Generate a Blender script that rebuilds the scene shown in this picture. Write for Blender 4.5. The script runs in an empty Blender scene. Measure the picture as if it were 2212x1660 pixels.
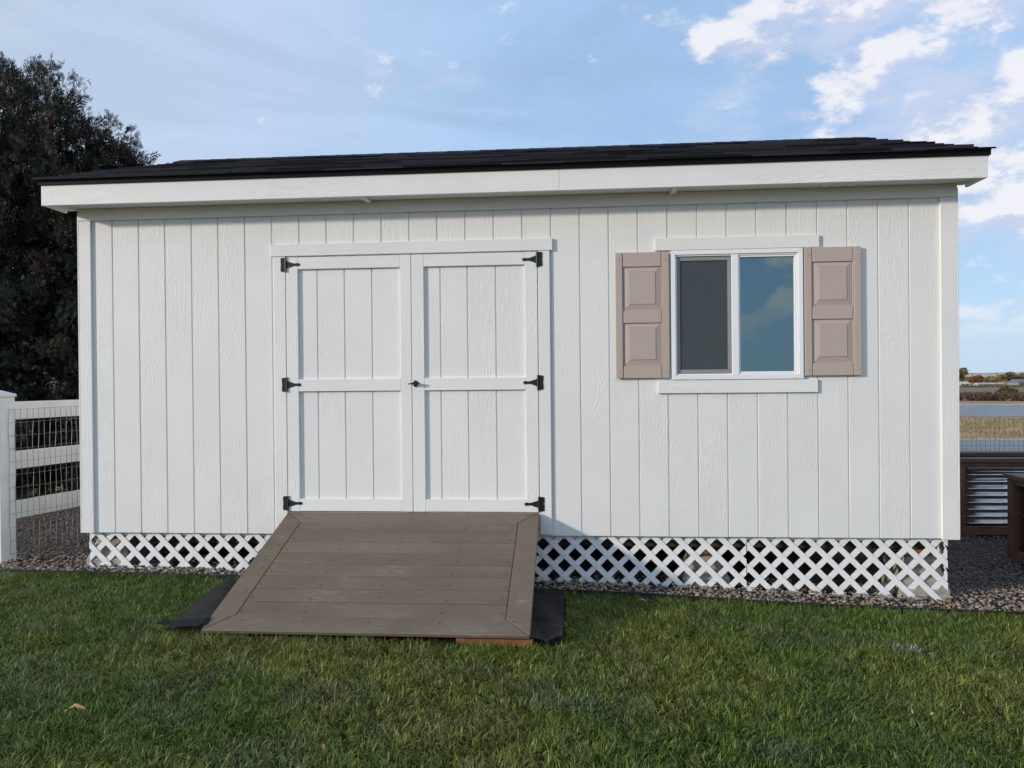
import bpy, bmesh, math, random
import numpy as np
from mathutils import Vector, Matrix

random.seed(7)
RNG = np.random.default_rng(11)
scene = bpy.context.scene
COL = scene.collection
PI = math.pi

# ------------------------------------------------------------------ camera
CAM = (3.3874, -5.25145, 1.10176)
YAW, PITCH, ROLL = -0.079752, -0.0042777, -0.0093759
FPX = 1600.0 / 2212.0
cy_, sy_, cp_, sp_ = math.cos(YAW), math.sin(YAW), math.cos(PITCH), math.sin(PITCH)
_f = Vector((sy_ * cp_, cy_ * cp_, sp_))
_r0 = Vector((cy_, -sy_, 0))
_u0 = _r0.cross(_f)
_r = _r0 * math.cos(ROLL) + _u0 * math.sin(ROLL)
_u = _u0 * math.cos(ROLL) - _r0 * math.sin(ROLL)
cam_data = bpy.data.cameras.new('camera')
cam_data.sensor_width = 36.0
cam_data.lens = 36.0 * FPX
cam_data.clip_start = 0.05
cam_data.clip_end = 20000
cam = bpy.data.objects.new('camera', cam_data)
COL.objects.link(cam)
cam.matrix_world = Matrix(((_r.x, _u.x, -_f.x, CAM[0]), (_r.y, _u.y, -_f.y, CAM[1]), (_r.z, _u.z, -_f.z, CAM[2]), (0, 0, 0, 1)))
scene.camera = cam

# ------------------------------------------------------------------ sun, sky, exposure
SUN_EL = math.radians(14.5)
SUN_AZ = math.radians(59)            # measured from the wall's normal, towards the left of the shed
sun_dir = Vector((-math.sin(SUN_AZ) * math.cos(SUN_EL), -math.cos(SUN_AZ) * math.cos(SUN_EL), math.sin(SUN_EL)))
sd = bpy.data.lights.new('sun', 'SUN')
sd.energy = 2.5
sd.angle = math.radians(3.5)
sd.color = (1.0, 0.895, 0.76)
sun = bpy.data.objects.new('sun', sd)
COL.objects.link(sun)
sun.rotation_euler = sun_dir.to_track_quat('Z', 'Y').to_euler()
sun.location = (-20, -14, 10)

scene.view_settings.view_transform = 'Standard'
scene.view_settings.look = 'None'
scene.view_settings.gamma = 1.0
scene.view_settings.exposure = 0.17
scene.view_settings.use_curve_mapping = False

world = bpy.data.worlds.new('World')
scene.world = world
world.use_nodes = True


class NT:
    """small helper to write node trees"""
    def __init__(self, tree):
        self.t = tree
        self.t.nodes.clear()

    def n(self, kind, **kw):
        nd = self.t.nodes.new(kind)
        ins = kw.pop('ins', {})
        for k, v in kw.items():
            setattr(nd, k, v)
        for k, v in ins.items():
            self.set(nd.inputs[k], v)
        return nd

    def set(self, sock, v):
        if isinstance(v, bpy.types.NodeSocket):
            self.t.links.new(v, sock)
        elif isinstance(v, bpy.types.Node):
            self.t.links.new(v.outputs[0], sock)
        else:
            if isinstance(v, (tuple, list)) and sock.type == 'RGBA' and len(v) == 3:
                v = (*v, 1)
            sock.default_value = v

    def math(self, op, a, b=0.0, c=0.0, clamp=False):
        nd = self.n('ShaderNodeMath', operation=op, use_clamp=clamp)
        self.set(nd.inputs[0], a); self.set(nd.inputs[1], b); self.set(nd.inputs[2], c)
        return nd.outputs[0]

    def vmath(self, op, a, b=(0, 0, 0)):
        nd = self.n('ShaderNodeVectorMath', operation=op)
        self.set(nd.inputs[0], a); self.set(nd.inputs[1], b)
        return nd.outputs[0]

    def mix(self, fac, a, b, mode='MIX'):
        nd = self.n('ShaderNodeMix', data_type='RGBA', blend_type=mode)
        self.set(nd.inputs[0], fac); self.set(nd.inputs[6], a); self.set(nd.inputs[7], b)
        return nd.outputs[2]

    def rng(self, v, a, b, c=0.0, d=1.0, smooth=True):
        nd = self.n('ShaderNodeMapRange')
        nd.interpolation_type = 'SMOOTHSTEP' if smooth else 'LINEAR'
        nd.clamp = True
        for i, x in enumerate((v, a, b, c, d)):
            self.set(nd.inputs[i], x)
        return nd.outputs[0]

    def noise(self, vec, scale=1.0, detail=3.0, rough=0.5, dist=0.0):
        nd = self.n('ShaderNodeTexNoise')
        self.set(nd.inputs['Vector'], vec)
        for k, v in (('Scale', scale), ('Detail', detail), ('Roughness', rough), ('Distortion', dist)):
            self.set(nd.inputs[k], v)
        return nd.outputs[0]

    def vec(self, v, s):
        return self.vmath('MULTIPLY', v, s)


# ---- world: Nishita sky with thin veil and cumulus from noise on the direction
W = NT(world.node_tree)
sky = W.n('ShaderNodeTexSky', sky_type='NISHITA')
sky.sun_disc = False
sky.sun_elevation = SUN_EL
sky.sun_rotation = math.atan2(sun_dir.x, sun_dir.y)
sky.altitude = 700
sky.air_density = 1.0
sky.dust_density = 0.6
sky.ozone_density = 1.5
tc = W.n('ShaderNodeTexCoord')
D = tc.outputs['Generated']
sep = W.n('ShaderNodeSeparateXYZ', ins={0: D})
dx, dy, dz = sep.outputs
# thin high veil
pv = W.vec(D, (1.3, 1.3, 4.0))
v1 = W.noise(W.vmath('ADD', pv, (3.1, 0.7, 5.2)), 1.6, 6, 0.55, 0.6)
veil = W.rng(v1, 0.30, 0.70, 0.66, 0.98)
left = W.rng(dx, -0.75, 0.35, 1.0, 0.84)
veil = W.math('MULTIPLY', veil, left)
# cumulus
pc = W.vec(D, (1.0, 1.0, 1.75))
OFF = (0.4, 6.6, 5.9)
c_in = W.vmath('ADD', pc, OFF)
c0 = W.noise(c_in, 10.5, 9, 0.60, 0.1)
c_up = W.noise(W.vmath('ADD', c_in, (-0.030, -0.01, 0.030)), 10.5, 7, 0.60, 0.1)
big = W.noise(c_in, 1.7, 2, 0.5)
cov = W.rng(dx, 0.0, 0.42, -0.135, 0.055)
cov = W.math('ADD', cov, W.math('MULTIPLY', W.math('SUBTRACT', big, 0.5), 0.20))
dens = W.math('ADD', c0, cov)
dens_u = W.math('ADD', c_up, cov)
cum = W.rng(dens, 0.50, 0.64, 0.0, 0.85)
lit = W.rng(W.math('SUBTRACT', dens, dens_u), -0.055, 0.075)
ccol = W.mix(lit, (5.0, 5.55, 7.1), (7.9, 7.8, 8.0))
soft = W.noise(W.vmath('ADD', W.vec(D, (1, 1, 2.2)), (4.4, 2.1, 7.7)), 5.5, 6, 0.6, 0.3)
soft = W.math('MULTIPLY', W.rng(W.math('ADD', soft, cov), 0.43, 0.66), 0.85)
horiz = W.rng(dz, 0.0, 0.16, 1.0, 0.0)
skyc = W.mix(1.0, sky.outputs[0], (1.0, 1.0, 1.0), 'MULTIPLY')
c1 = W.mix(veil, skyc, W.mix(W.rng(dx, -0.7, 0.1), (5.7, 6.7, 8.3), (3.9, 5.7, 8.5)))
c1 = W.mix(W.math('MULTIPLY', horiz, 0.6), c1, (4.4, 5.9, 7.6))
low = W.rng(dz, 0.03, 0.11, 0.0, 1.0)
c1 = W.mix(W.math('MULTIPLY', soft, low), c1, (5.0, 5.7, 7.3))
c2 = W.mix(W.math('MULTIPLY', cum, low), c1, ccol)
bg = W.n('ShaderNodeBackground', ins={0: c2, 1: 0.106})
W.n('ShaderNodeOutputWorld', ins={0: bg.outputs[0]})


scene.cycles.max_bounces = 6
scene.cycles.diffuse_bounces = 3
scene.cycles.transparent_max_bounces = 8

# ------------------------------------------------------------------ numeric helpers
def _hash(ix, iy, seed):
    h = (ix.astype(np.int64) * 374761393 + iy.astype(np.int64) * 668265263 + seed * 1442695041) & 0xFFFFFFFF
    h = ((h ^ (h >> 13)) * 1274126177) & 0xFFFFFFFF
    return ((h ^ (h >> 16)) & 0xFFFFFF) / float(0xFFFFFF)


def vnoise(x, y, seed=0):
    x = np.asarray(x, float); y = np.asarray(y, float)
    ix, iy = np.floor(x), np.floor(y)
    fx, fy = x - ix, y - iy
    fx = fx * fx * (3 - 2 * fx); fy = fy * fy * (3 - 2 * fy)
    a = _hash(ix, iy, seed); b = _hash(ix + 1, iy, seed); c = _hash(ix, iy + 1, seed); d = _hash(ix + 1, iy + 1, seed)
    return (a * (1 - fx) + b * fx) * (1 - fy) + (c * (1 - fx) + d * fx) * fy


def fbm(x, y, seed=0, o=4):
    v = 0; a = .5; s = 0
    for i in range(o):
        v = v + a * vnoise(np.asarray(x) * 2 ** i, np.asarray(y) * 2 ** i, seed + i); s += a; a *= .5
    return v / s


GX = [-30, -3, -0.2, 1.17, 3.12, 4.6, 5.94, 8, 12, 30]
GZ = [-.21, -.225, -.246, -.276, -.313, -.36, -.412, -.47, -.50, -.5]


def g(x, y=0.0):
    """height of the ground round the shed"""
    x = np.asarray(x, float)
    k = np.linspace(-.5, .5, 5)
    z = sum(np.interp(x + q, GX, GZ) for q in k) / 5
    return z


def edge_y(x):
    """line between gravel and lawn"""
    return np.interp(x, [-3, -0.7, 0, 1.1, 3.4, 4.8, 6.3, 9], [-.20, -.175, -.155, -.13, -.235, -.255, -.25, -.25]) + 0.012 * np.sin(np.asarray(x) * 2.3)


def pix(px, py):
    """direction through a pixel of the 2212 x 1660 view"""
    return _f + _r * ((px - 1106) / 1600.0) - _u * ((py - 830) / 1600.0)


def at_dist(px, py, d):
    v = pix(px, py)
    k = d / math.hypot(v.x, v.y)
    return Vector(CAM) + v * k


# ------------------------------------------------------------------ object helpers
def link(o, parent=None):
    COL.objects.link(o)
    if parent is not None:
        o.parent = parent
    return o


def tag(o, label, cat, group=None):
    o['label'] = label
    o['category'] = cat
    if group:
        o['group'] = group
    return o


def empty(name, loc=(0, 0, 0), rz=0.0, parent=None):
    o = bpy.data.objects.new(name, None)
    o.empty_display_size = 0.2
    link(o, parent)
    o.location = loc
    o.rotation_euler = (0, 0, rz)
    return o


def mesh_from(name, verts, faces, mat, parent=None, loc=(0, 0, 0), smooth=False):
    me = bpy.data.meshes.new(name)
    me.from_pydata([tuple(v) for v in verts], [], [tuple(f) for f in faces])
    me.update()
    if mat:
        me.materials.append(mat)
    if smooth:
        me.polygons.foreach_set('use_smooth', [True] * len(me.polygons))
    o = bpy.data.objects.new(name, me)
    link(o, parent)
    o.location = loc
    return o


def fast(name, V, F, mat, parent=None, col=None, smooth=False, loc=(0, 0, 0)):
    """V (n,3), F (m,k) numpy arrays"""
    V = np.asarray(V, np.float32); F = np.asarray(F, np.int32)
    me = bpy.data.meshes.new(name)
    k = F.shape[1]
    me.vertices.add(len(V)); me.vertices.foreach_set('co', V.ravel())
    me.loops.add(F.size); me.loops.foreach_set('vertex_index', F.ravel())
    me.polygons.add(len(F))
    me.polygons.foreach_set('loop_start', np.arange(len(F), dtype=np.int32) * k)
    me.polygons.foreach_set('loop_total', np.full(len(F), k, np.int32))
    if smooth:
        me.polygons.foreach_set('use_smooth', np.ones(len(F), bool))
    me.update(calc_edges=True)
    if col is not None:
        a = me.attributes.new('Col', 'FLOAT_COLOR', 'POINT')
        c4 = np.ones((len(V), 4), np.float32); c4[:, :3] = col
        a.data.foreach_set('color', c4.ravel())
    me.materials.append(mat)
    o = bpy.data.objects.new(name, me)
    link(o, parent)
    o.location = loc
    return o


def box_geo(lo, hi):
    x0, y0, z0 = lo; x1, y1, z1 = hi
    v = [(x0, y0, z0), (x1, y0, z0), (x1, y1, z0), (x0, y1, z0), (x0, y0, z1), (x1, y0, z1), (x1, y1, z1), (x0, y1, z1)]
    f = [(3, 2, 1, 0), (4, 5, 6, 7), (0, 1, 5, 4), (1, 2, 6, 5), (2, 3, 7, 6), (3, 0, 4, 7)]
    return v, f


def bevel_mesh(me, w, seg=1):
    bm = bmesh.new(); bm.from_mesh(me)
    bmesh.ops.bevel(bm, geom=list(bm.edges), offset=w, segments=seg, affect='EDGES', clamp_overlap=True, profile=0.5)
    bm.to_mesh(me); bm.free(); me.update()


def box(name, lo, hi, mat, parent=None, bev=0.002, org=(0, 0, 0)):
    """a box between two world corners; org = world position of the parent"""
    c = [(a + b) / 2 for a, b in zip(lo, hi)]
    v, f = box_geo([a - k for a, k in zip(lo, c)], [b - k for b, k in zip(hi, c)])
    o = mesh_from(name, v, f, mat, parent, [k - q for k, q in zip(c, org)])
    if bev:
        bevel_mesh(o.data, bev)
    return o


def boxes(name, lst, mat, parent=None, org=(0, 0, 0), bev=0.0):
    """several boxes that belong to one piece"""
    los = np.array([b[0] for b in lst]); his = np.array([b[1] for b in lst])
    c = (los.min(0) + his.max(0)) / 2
    V, F = [], []
    for lo, hi in lst:
        v, f = box_geo(np.array(lo) - c, np.array(hi) - c)
        n = len(V); V += v; F += [tuple(i + n for i in q) for q in f]
    o = mesh_from(name, V, F, mat, parent, c - np.array(org))
    if bev:
        bevel_mesh(o.data, bev)
    return o


def prism(name, pts2, y0, y1, mat, parent=None, org=(0, 0, 0), bev=0.0):
    """outline in the x-z plane, given depth from y0 to y1 (y0 in front)"""
    pts2 = list(pts2)
    n = len(pts2)
    cx = sum(p[0] for p in pts2) / n; cz = sum(p[1] for p in pts2) / n; cy = (y0 + y1) / 2
    area = sum(pts2[i][0] * pts2[(i + 1) % n][1] - pts2[(i + 1) % n][0] * pts2[i][1] for i in range(n))
    if area < 0:
        pts2 = pts2[::-1]
    v = [(p[0] - cx, y0 - cy, p[1] - cz) for p in pts2] + [(p[0] - cx, y1 - cy, p[1] - cz) for p in pts2]
    f = [tuple(range(n)), tuple(range(2 * n - 1, n - 1, -1))]
    for i in range(n):
        j = (i + 1) % n
        f.append((j, i, i + n, j + n))
    o = mesh_from(name, v, f, mat, parent, (cx - org[0], cy - org[1], cz - org[2]))
    if bev:
        bevel_mesh(o.data, bev)
    return o


def clip_poly(pts, x0, x1, z0, z1):
    def cut(P, inside, inter):
        out = []
        for i in range(len(P)):
            a, b = P[i], P[(i + 1) % len(P)]
            if inside(a):
                out.append(a)
                if not inside(b): out.append(inter(a, b))
            elif inside(b):
                out.append(inter(a, b))
        return out
    def ix(v): return lambda a, b: (v, a[1] + (b[1] - a[1]) * (v - a[0]) / (b[0] - a[0]))
    def iz(v): return lambda a, b: (a[0] + (b[0] - a[0]) * (v - a[1]) / (b[1] - a[1]), v)
    for ins, it in ((lambda p: p[0] >= x0, ix(x0)), (lambda p: p[0] <= x1, ix(x1)), (lambda p: p[1] >= z0, iz(z0)), (lambda p: p[1] <= z1, iz(z1))):
        if not pts: return []
        pts = cut(pts, ins, it)
    return pts


# ------------------------------------------------------------------ materials
def new_mat(name):
    m = bpy.data.materials.new(name)
    m.use_nodes = True
    return m, NT(m.node_tree)


def finish(T, col, rough=0.6, bump=None, bstr=0.3, bdist=0.002, metal=0.0, spec=0.5, extra=None):
    b = T.n('ShaderNodeBsdfPrincipled')
    T.set(b.inputs['Base Color'], col); T.set(b.inputs['Roughness'], rough); T.set(b.inputs['Metallic'], metal)
    T.set(b.inputs['Specular IOR Level'], spec)
    if bump is not None:
        bn = T.n('ShaderNodeBump', ins={'Height': bump, 'Strength': bstr, 'Distance': bdist})
        T.set(b.inputs['Normal'], bn.outputs[0])
    T.n('ShaderNodeOutputMaterial', ins={0: b.outputs[0]})
    return b


def coords(T, randomize=True):
    geo = T.n('ShaderNodeNewGeometry')
    p = geo.outputs['Position']
    if randomize:
        oi = T.n('ShaderNodeObjectInfo')
        rv = T.vmath('SCALE', oi.outputs['Random'])
        cmb = T.n('ShaderNodeCombineXYZ')
        k = T.math('MULTIPLY', oi.outputs['Random'], 37.0)
        for i in range(3): T.set(cmb.inputs[i], k)
        p = T.vmath('ADD', p, cmb.outputs[0])
    return p


def simple(name, col, rough=0.6, var=0.12, scale=6.0, bstr=0.15, bscale=60, metal=0.0, spec=0.5, bdist=0.002, stretch=(1, 1, 1)):
    m, T = new_mat(name)
    p = coords(T)
    n = T.noise(T.vec(p, stretch), scale, 4, 0.6)
    c = T.mix(T.rng(n, 0.3, 0.7), tuple(k * (1 - var) for k in col), tuple(min(1, k * (1 + var)) for k in col))
    finish(T, c, rough, T.noise(T.vec(p, stretch), bscale, 3), bstr, bdist, metal, spec)
    return m


def emboss(name, along='z', col=(0.80, 0.80, 0.775)):
    """white painted engineered siding with pressed-in cedar grain"""
    m, T = new_mat(name)
    p = coords(T)
    if along == 'z':
        s1, s2, s3 = (6.5, 6.5, 0.75), (85, 85, 6.0), (18, 18, 85)
    else:
        s1, s2, s3 = (0.75, 6.5, 6.5), (6.0, 85, 85), (85, 18, 18)
    a = T.noise(T.vec(p, s1), 1.0, 3.0, 0.5, 0.25)
    rings = T.math('SINE', T.math('MULTIPLY', a, 190.0))
    rings = T.rng(rings, 0.1, 0.9)
    fib = T.noise(T.vec(p, s2), 1.0, 3, 0.6)
    saw = T.noise(T.vec(p, s3), 1.0, 3, 0.6)
    wob = T.noise(p, 70, 3, 0.6)
    msk = T.rng(T.noise(T.vec(p, (4, 4, 1.0) if along == 'z' else (1, 4, 4)), 1.0, 2), 0.44, 0.60)
    brk = T.rng(T.noise(p, 16, 3, 0.6), 0.35, 0.6)
    rings = T.math('MULTIPLY', rings, brk)
    h1 = T.math('ADD', T.math('MULTIPLY', rings, 0.75), T.math('MULTIPLY', fib, 0.7))
    h2 = T.math('ADD', T.math('MULTIPLY', saw, 0.7), T.math('MULTIPLY', fib, 0.55))
    mixn = T.n('ShaderNodeMix', data_type='FLOAT')
    T.set(mixn.inputs[0], msk); T.set(mixn.inputs[2], h2); T.set(mixn.inputs[3], h1)
    h = T.math('ADD', mixn.outputs[0], T.math('MULTIPLY', wob, 0.45))
    bl = T.noise(p, 1.7, 4, 0.55)
    c = T.mix(T.rng(bl, 0.32, 0.68), tuple(k * 0.955 for k in col), col)
    c = T.mix(T.rng(T.noise(p, 9, 3), 0.62, 0.8, 0, 0.25), c, tuple(k * 0.93 for k in col))
    finish(T, c, 0.55, h, 0.5, 0.0024, spec=0.35)
    return m


M = {}
M['siding'] = emboss('white_siding_paint', 'z')
M['trim_v'] = emboss('white_trim_paint_upright', 'z', (0.81, 0.81, 0.785))
M['trim_h'] = emboss('white_trim_paint_lying', 'x', (0.81, 0.81, 0.785))
M['white'] = simple('white_flat_paint', (0.78, 0.78, 0.75), 0.6, 0.03, 3)
M['vinyl'] = simple('white_vinyl', (0.84, 0.85, 0.86), 0.32, 0.02, 3, 0.03)
M['fence_vinyl'] = simple('white_fence_vinyl', (0.74, 0.75, 0.74), 0.4, 0.06, 4, 0.04)
M['lattice'] = simple('white_lattice_plastic', (0.84, 0.84, 0.83), 0.4, 0.03, 5, 0.05, 120)
M['black_metal'] = simple('black_metal', (0.010, 0.011, 0.012), 0.42, 0.2, 20, 0.1, 200)
M['drip'] = simple('black_drip_metal', (0.006, 0.006, 0.008), 0.6, 0.1, 5, 0.05, spec=0.12)
M['dark'] = simple('dark_interior', (0.03, 0.032, 0.035), 0.8, 0.2, 3)
M['screen_frame'] = simple('grey_screen_frame', (0.26, 0.27, 0.27), 0.45, 0.05, 4, 0.05)
M['wire'] = simple('galvanised_wire', (0.22, 0.23, 0.24), 0.45, 0.1, 30, 0.05, metal=0.7)
M['concrete'] = simple('concrete', (0.36, 0.33, 0.28), 0.9, 0.22, 14, 0.6, 140, spec=0.2)
M['treated'] = simple('treated_wood', (0.27, 0.105, 0.042), 0.7, 0.25, 2.5, 0.35, 30, stretch=(6, 6, 1))
M['shaded_wood'] = simple('shaded_framing_lumber', (0.05, 0.036, 0.026), 0.8, 0.25, 4, 0.3, 40)  # joists and beams coloured dark to stand in for underfloor shade
M['planter_wood'] = simple('stained_planter_wood', (0.115, 0.052, 0.030), 0.6, 0.3, 3.0, 0.4, 40, stretch=(2, 2, 6))
M['planter_trim'] = simple('stained_planter_trim', (0.125, 0.062, 0.038), 0.6, 0.3, 3.0, 0.4, 40, stretch=(1, 6, 6))
M['zinc'] = simple('corrugated_zinc', (0.80, 0.83, 0.86), 0.18, 0.06, 9, 0.04, 60, metal=1.0)
M['soil'] = simple('planter_soil', (0.035, 0.025, 0.018), 0.95, 0.3, 9, 0.9, 50, bdist=0.02)
M['fabric'] = simple('black_landscape_fabric', (0.007, 0.008, 0.010), 0.7, 0.25, 8, 0.4, 350, bdist=0.001, spec=0.3)
M['edging'] = simple('black_plastic_edging', (0.012, 0.012, 0.012), 0.5, 0.2, 9)
M['pole'] = simple('weathered_pole', (0.11, 0.09, 0.075), 0.9, 0.2, 3)
M['bark'] = simple('grey_brown_bark', (0.085, 0.06, 0.045), 0.95, 0.3, 6, 0.8, 25, bdist=0.02, stretch=(3, 3, 1))


def shutter_mat():
    m, T = new_mat('taupe_shutter_vinyl')
    p = coords(T)
    a = T.noise(T.vec(p, (9, 9, 1.2)), 1.0, 2, 0.4, 0.4)
    rings = T.rng(T.math('SINE', T.math('MULTIPLY', a, 80)), -0.2, 0.9)
    f = T.noise(T.vec(p, (160, 160, 9)), 1.0, 2)
    h = T.math('ADD', T.math('MULTIPLY', rings, 0.4), T.math('MULTIPLY', f, 0.5))
    c = T.mix(T.noise(p, 5, 3), (0.445, 0.370, 0.318), (0.48, 0.402, 0.348))
    finish(T, c, 0.5, h, 0.22, 0.001)
    return m


M['shutter'] = shutter_mat()


def deck_mat(name, along='x'):
    m, T = new_mat(name)
    tcn = T.n('ShaderNodeTexCoord')
    p = tcn.outputs['Object']
    oi = T.n('ShaderNodeObjectInfo')
    geo = T.n('ShaderNodeNewGeometry')
    pw = geo.outputs['Position']
    cmb = T.n('ShaderNodeCombineXYZ')
    k = T.math('MULTIPLY', oi.outputs['Random'], 41.0)
    for i in range(3): T.set(cmb.inputs[i], k)
    q = T.vmath('ADD', p, cmb.outputs[0])
    st = (1.0, 9, 9) if along == 'x' else (9, 1.0, 9)
    st2 = (5, 110, 110) if along == 'x' else (110, 5, 110)
    a = T.noise(T.vec(q, st), 1.0, 2, 0.45, 0.4)
    rings = T.rng(T.math('SINE', T.math('MULTIPLY', a, 70)), -0.3, 0.9)
    fib = T.noise(T.vec(q, st2), 1.0, 3, 0.6)
    c = T.mix(oi.outputs['Random'], (0.146, 0.112, 0.078), (0.176, 0.137, 0.097))
    c = T.mix(T.rng(T.noise(T.vec(q, (1, 2.5, 2.5)), 1.5, 3), 0.35, 0.7), c, (0.130, 0.100, 0.071))
    # pale scuffs and dust, dragged along the boards
    s1 = T.noise(T.vec(pw, (1.6, 3.4, 3.4)), 1.5, 5, 0.62)
    s2 = T.noise(T.vec(pw, (16, 70, 70)), 1.0, 4, 0.65)
    sc = T.math('MULTIPLY', T.rng(s1, 0.50, 0.70), T.rng(s2, 0.42, 0.72))
    c = T.mix(T.math('MULTIPLY', sc, 0.7), c, (0.30, 0.265, 0.235))
    h = T.math('ADD', T.math('MULTIPLY', rings, 0.35), T.math('MULTIPLY', fib, 0.6))
    rg = T.rng(T.noise(pw, 3, 3), 0.3, 0.7, 0.48, 0.62)
    finish(T, c, rg, h, 0.35, 0.0012, spec=0.4)
    return m


M['deck'] = deck_mat('brown_composite_board', 'x')
M['deck_y'] = deck_mat('brown_composite_border', 'y')


def shingle_mat():
    m, T = new_mat('charcoal_shingle')
    p = coords(T, False)
    oi = T.n('ShaderNodeObjectInfo')
    c = T.mix(oi.outputs['Random'], (0.005, 0.0055, 0.008), (0.040, 0.043, 0.053))
    gr = T.noise(p, 260, 2)
    c = T.mix(T.rng(gr, 0.55, 0.75, 0, 0.5), c, (0.065, 0.066, 0.072))
    finish(T, c, 0.95, gr, 0.6, 0.002, spec=0.12)
    return m


M['shingle'] = shingle_mat()


def glass_mat(name, refl, tint):
    m, T = new_mat(name)
    lw = T.n('ShaderNodeFresnel', ins={0: 1.5})
    fac = T.math('ADD', T.math('MULTIPLY', lw.outputs[0], 0.8), refl, clamp=True)
    tr = T.n('ShaderNodeBsdfTransparent', ins={0: (*tint, 1)})
    geo = T.n('ShaderNodeNewGeometry')
    wn = T.noise(geo.outputs['Position'], 1.6, 1)
    bp = T.n('ShaderNodeBump', ins={'Height': wn, 'Strength': 0.05, 'Distance': 0.02})
    gl = T.n('ShaderNodeBsdfGlossy', ins={0: (0.80, 0.95, 0.98, 1), 1: 0.0, 'Normal': bp.outputs[0]})
    T.set(gl.inputs[0], (0.66, 0.90, 0.95, 1))
    mx = T.n('ShaderNodeMixShader', ins={0: fac, 1: tr.outputs[0], 2: gl.outputs[0]})
    T.n('ShaderNodeOutputMaterial', ins={0: mx.outputs[0]})
    return m


M['glass'] = glass_mat('coated_window_glass', 0.17, (0.55, 0.62, 0.60))


def screen_mat():
    m, T = new_mat('insect_screen_mesh')
    p = coords(T, False)
    n = T.noise(p, 7, 2)
    tr = T.n('ShaderNodeBsdfTransparent', ins={0: (1, 1, 1, 1)})
    df = T.n('ShaderNodeBsdfDiffuse', ins={0: (0.105, 0.115, 0.12, 1)})
    mx = T.n('ShaderNodeMixShader', ins={0: T.rng(n, 0.3, 0.7, 0.42, 0.50), 1: tr.outputs[0], 2: df.outputs[0]})
    T.n('ShaderNodeOutputMaterial', ins={0: mx.outputs[0]})
    return m


M['screen'] = screen_mat()


def attr_mat(name, rough=0.6, spec=0.3, trans=0.0):
    m, T = new_mat(name)
    a = T.n('ShaderNodeAttribute', attribute_name='Col')
    b = finish(T, a.outputs['Color'], rough, spec=spec)
    if trans:
        out = [n for n in T.t.nodes if n.type == 'OUTPUT_MATERIAL'][0]
        tl = T.n('ShaderNodeBsdfTranslucent', ins={0: a.outputs['Color']})
        mx = T.n('ShaderNodeMixShader', ins={0: trans, 1: b.outputs[0], 2: tl.outputs[0]})
        T.set(out.inputs[0], mx.outputs[0])
    return m


M['blades'] = attr_mat('grass_blades', 0.5, 0.35, 0.25)
M['stones'] = attr_mat('river_gravel', 0.75, 0.3)
M['sprays'] = attr_mat('conifer_sprays', 0.65, 0.25, 0.12)
M['leaves'] = attr_mat('tree_leaves', 0.6, 0.25, 0.2)
M['straw'] = attr_mat('dry_straw', 0.8, 0.2, 0.2)


def ground_mat():
    m, T = new_mat('field_ground')
    geo = T.n('ShaderNodeNewGeometry')
    p = geo.outputs['Position']
    s = T.n('ShaderNodeSeparateXYZ', ins={0: p})
    y = s.outputs[1]
    n1 = T.noise(T.vec(p, (1.0, 0.55, 1)), 0.55, 6, 0.62)
    n2 = T.noise(T.vec(p, (0.6, 0.18, 1)), 0.08, 5, 0.6)
    straw = T.mix(T.rng(n1, 0.36, 0.62), (0.19, 0.125, 0.075), (0.46, 0.35, 0.19))
    green = T.mix(T.rng(n1, 0.35, 0.65), (0.29, 0.26, 0.115), (0.45, 0.38, 0.19))
    wob = T.math('ADD', y, T.math('MULTIPLY', T.math('SUBTRACT', n2, 0.5), 30))
    c = T.mix(T.rng(wob, 34, 48), straw, green)
    c = T.mix(T.rng(wob, 66, 76), c, (0.34, 0.23, 0.16))
    c = T.mix(T.rng(wob, 120, 160), c, (0.24, 0.17, 0.12))
    c = T.mix(T.rng(wob, 240, 330), c, (0.30, 0.25, 0.17))
    finish(T, c, 0.95, n1, 0.8, 0.15, spec=0.1)
    return m


def lawn_soil_mat():
    m, T = new_mat('lawn_thatch')
    p = coords(T, False)
    c = T.mix(T.noise(p, 18, 4), (0.018, 0.026, 0.009), (0.045, 0.055, 0.02))
    finish(T, c, 0.95, T.noise(p, 90, 3), 0.8, 0.01, spec=0.1)
    return m


def gravel_base_mat():
    m, T = new_mat('gravel_bed')
    p = coords(T, False)
    v = T.n('ShaderNodeTexVoronoi', ins={'Vector': p, 'Scale': 38.0})
    c = T.mix(T.rng(v.outputs['Color'], 0.2, 0.9), (0.07, 0.055, 0.045), (0.20, 0.165, 0.13))
    c = T.mix(T.rng(v.outputs['Distance'], 0.25, 0.6), c, (0.05, 0.04, 0.034))
    finish(T, c, 0.9, T.math('MULTIPLY', v.outputs['Distance'], -1.0), 0.9, 0.02, spec=0.2)
    return m


M['ground'] = ground_mat()
M['lawn'] = lawn_soil_mat()
M['gravel'] = gravel_base_mat()


# ------------------------------------------------------------------ the setting: terrain, lawn, gravel bed
def far_z(d):
    return np.interp(d, [0, 12, 100, 450, 2000, 9000], [-.5, -.52, -1.6, -3.7, -4.2, -4.6])


def terrain_z(X, Y):
    d = np.hypot(X - CAM[0], Y - CAM[1])
    w = np.clip((d - 9) / 8, 0, 1); w = w * w * (3 - 2 * w)
    return (g(X) - 0.06) * (1 - w) + (far_z(d) - 0.06) * w


def axis(fine0, fine1, step, far):
    a = list(np.arange(fine0, fine1 + 1e-6, step))
    k, s = fine1, step
    up = []
    while k < far:
        s *= 1.35; k += s; up.append(k)
    k, s = fine0, step
    dn = []
    while k > -far:
        s *= 1.35; k -= s; dn.append(k)
    return np.array(dn[::-1] + a + up)


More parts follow.
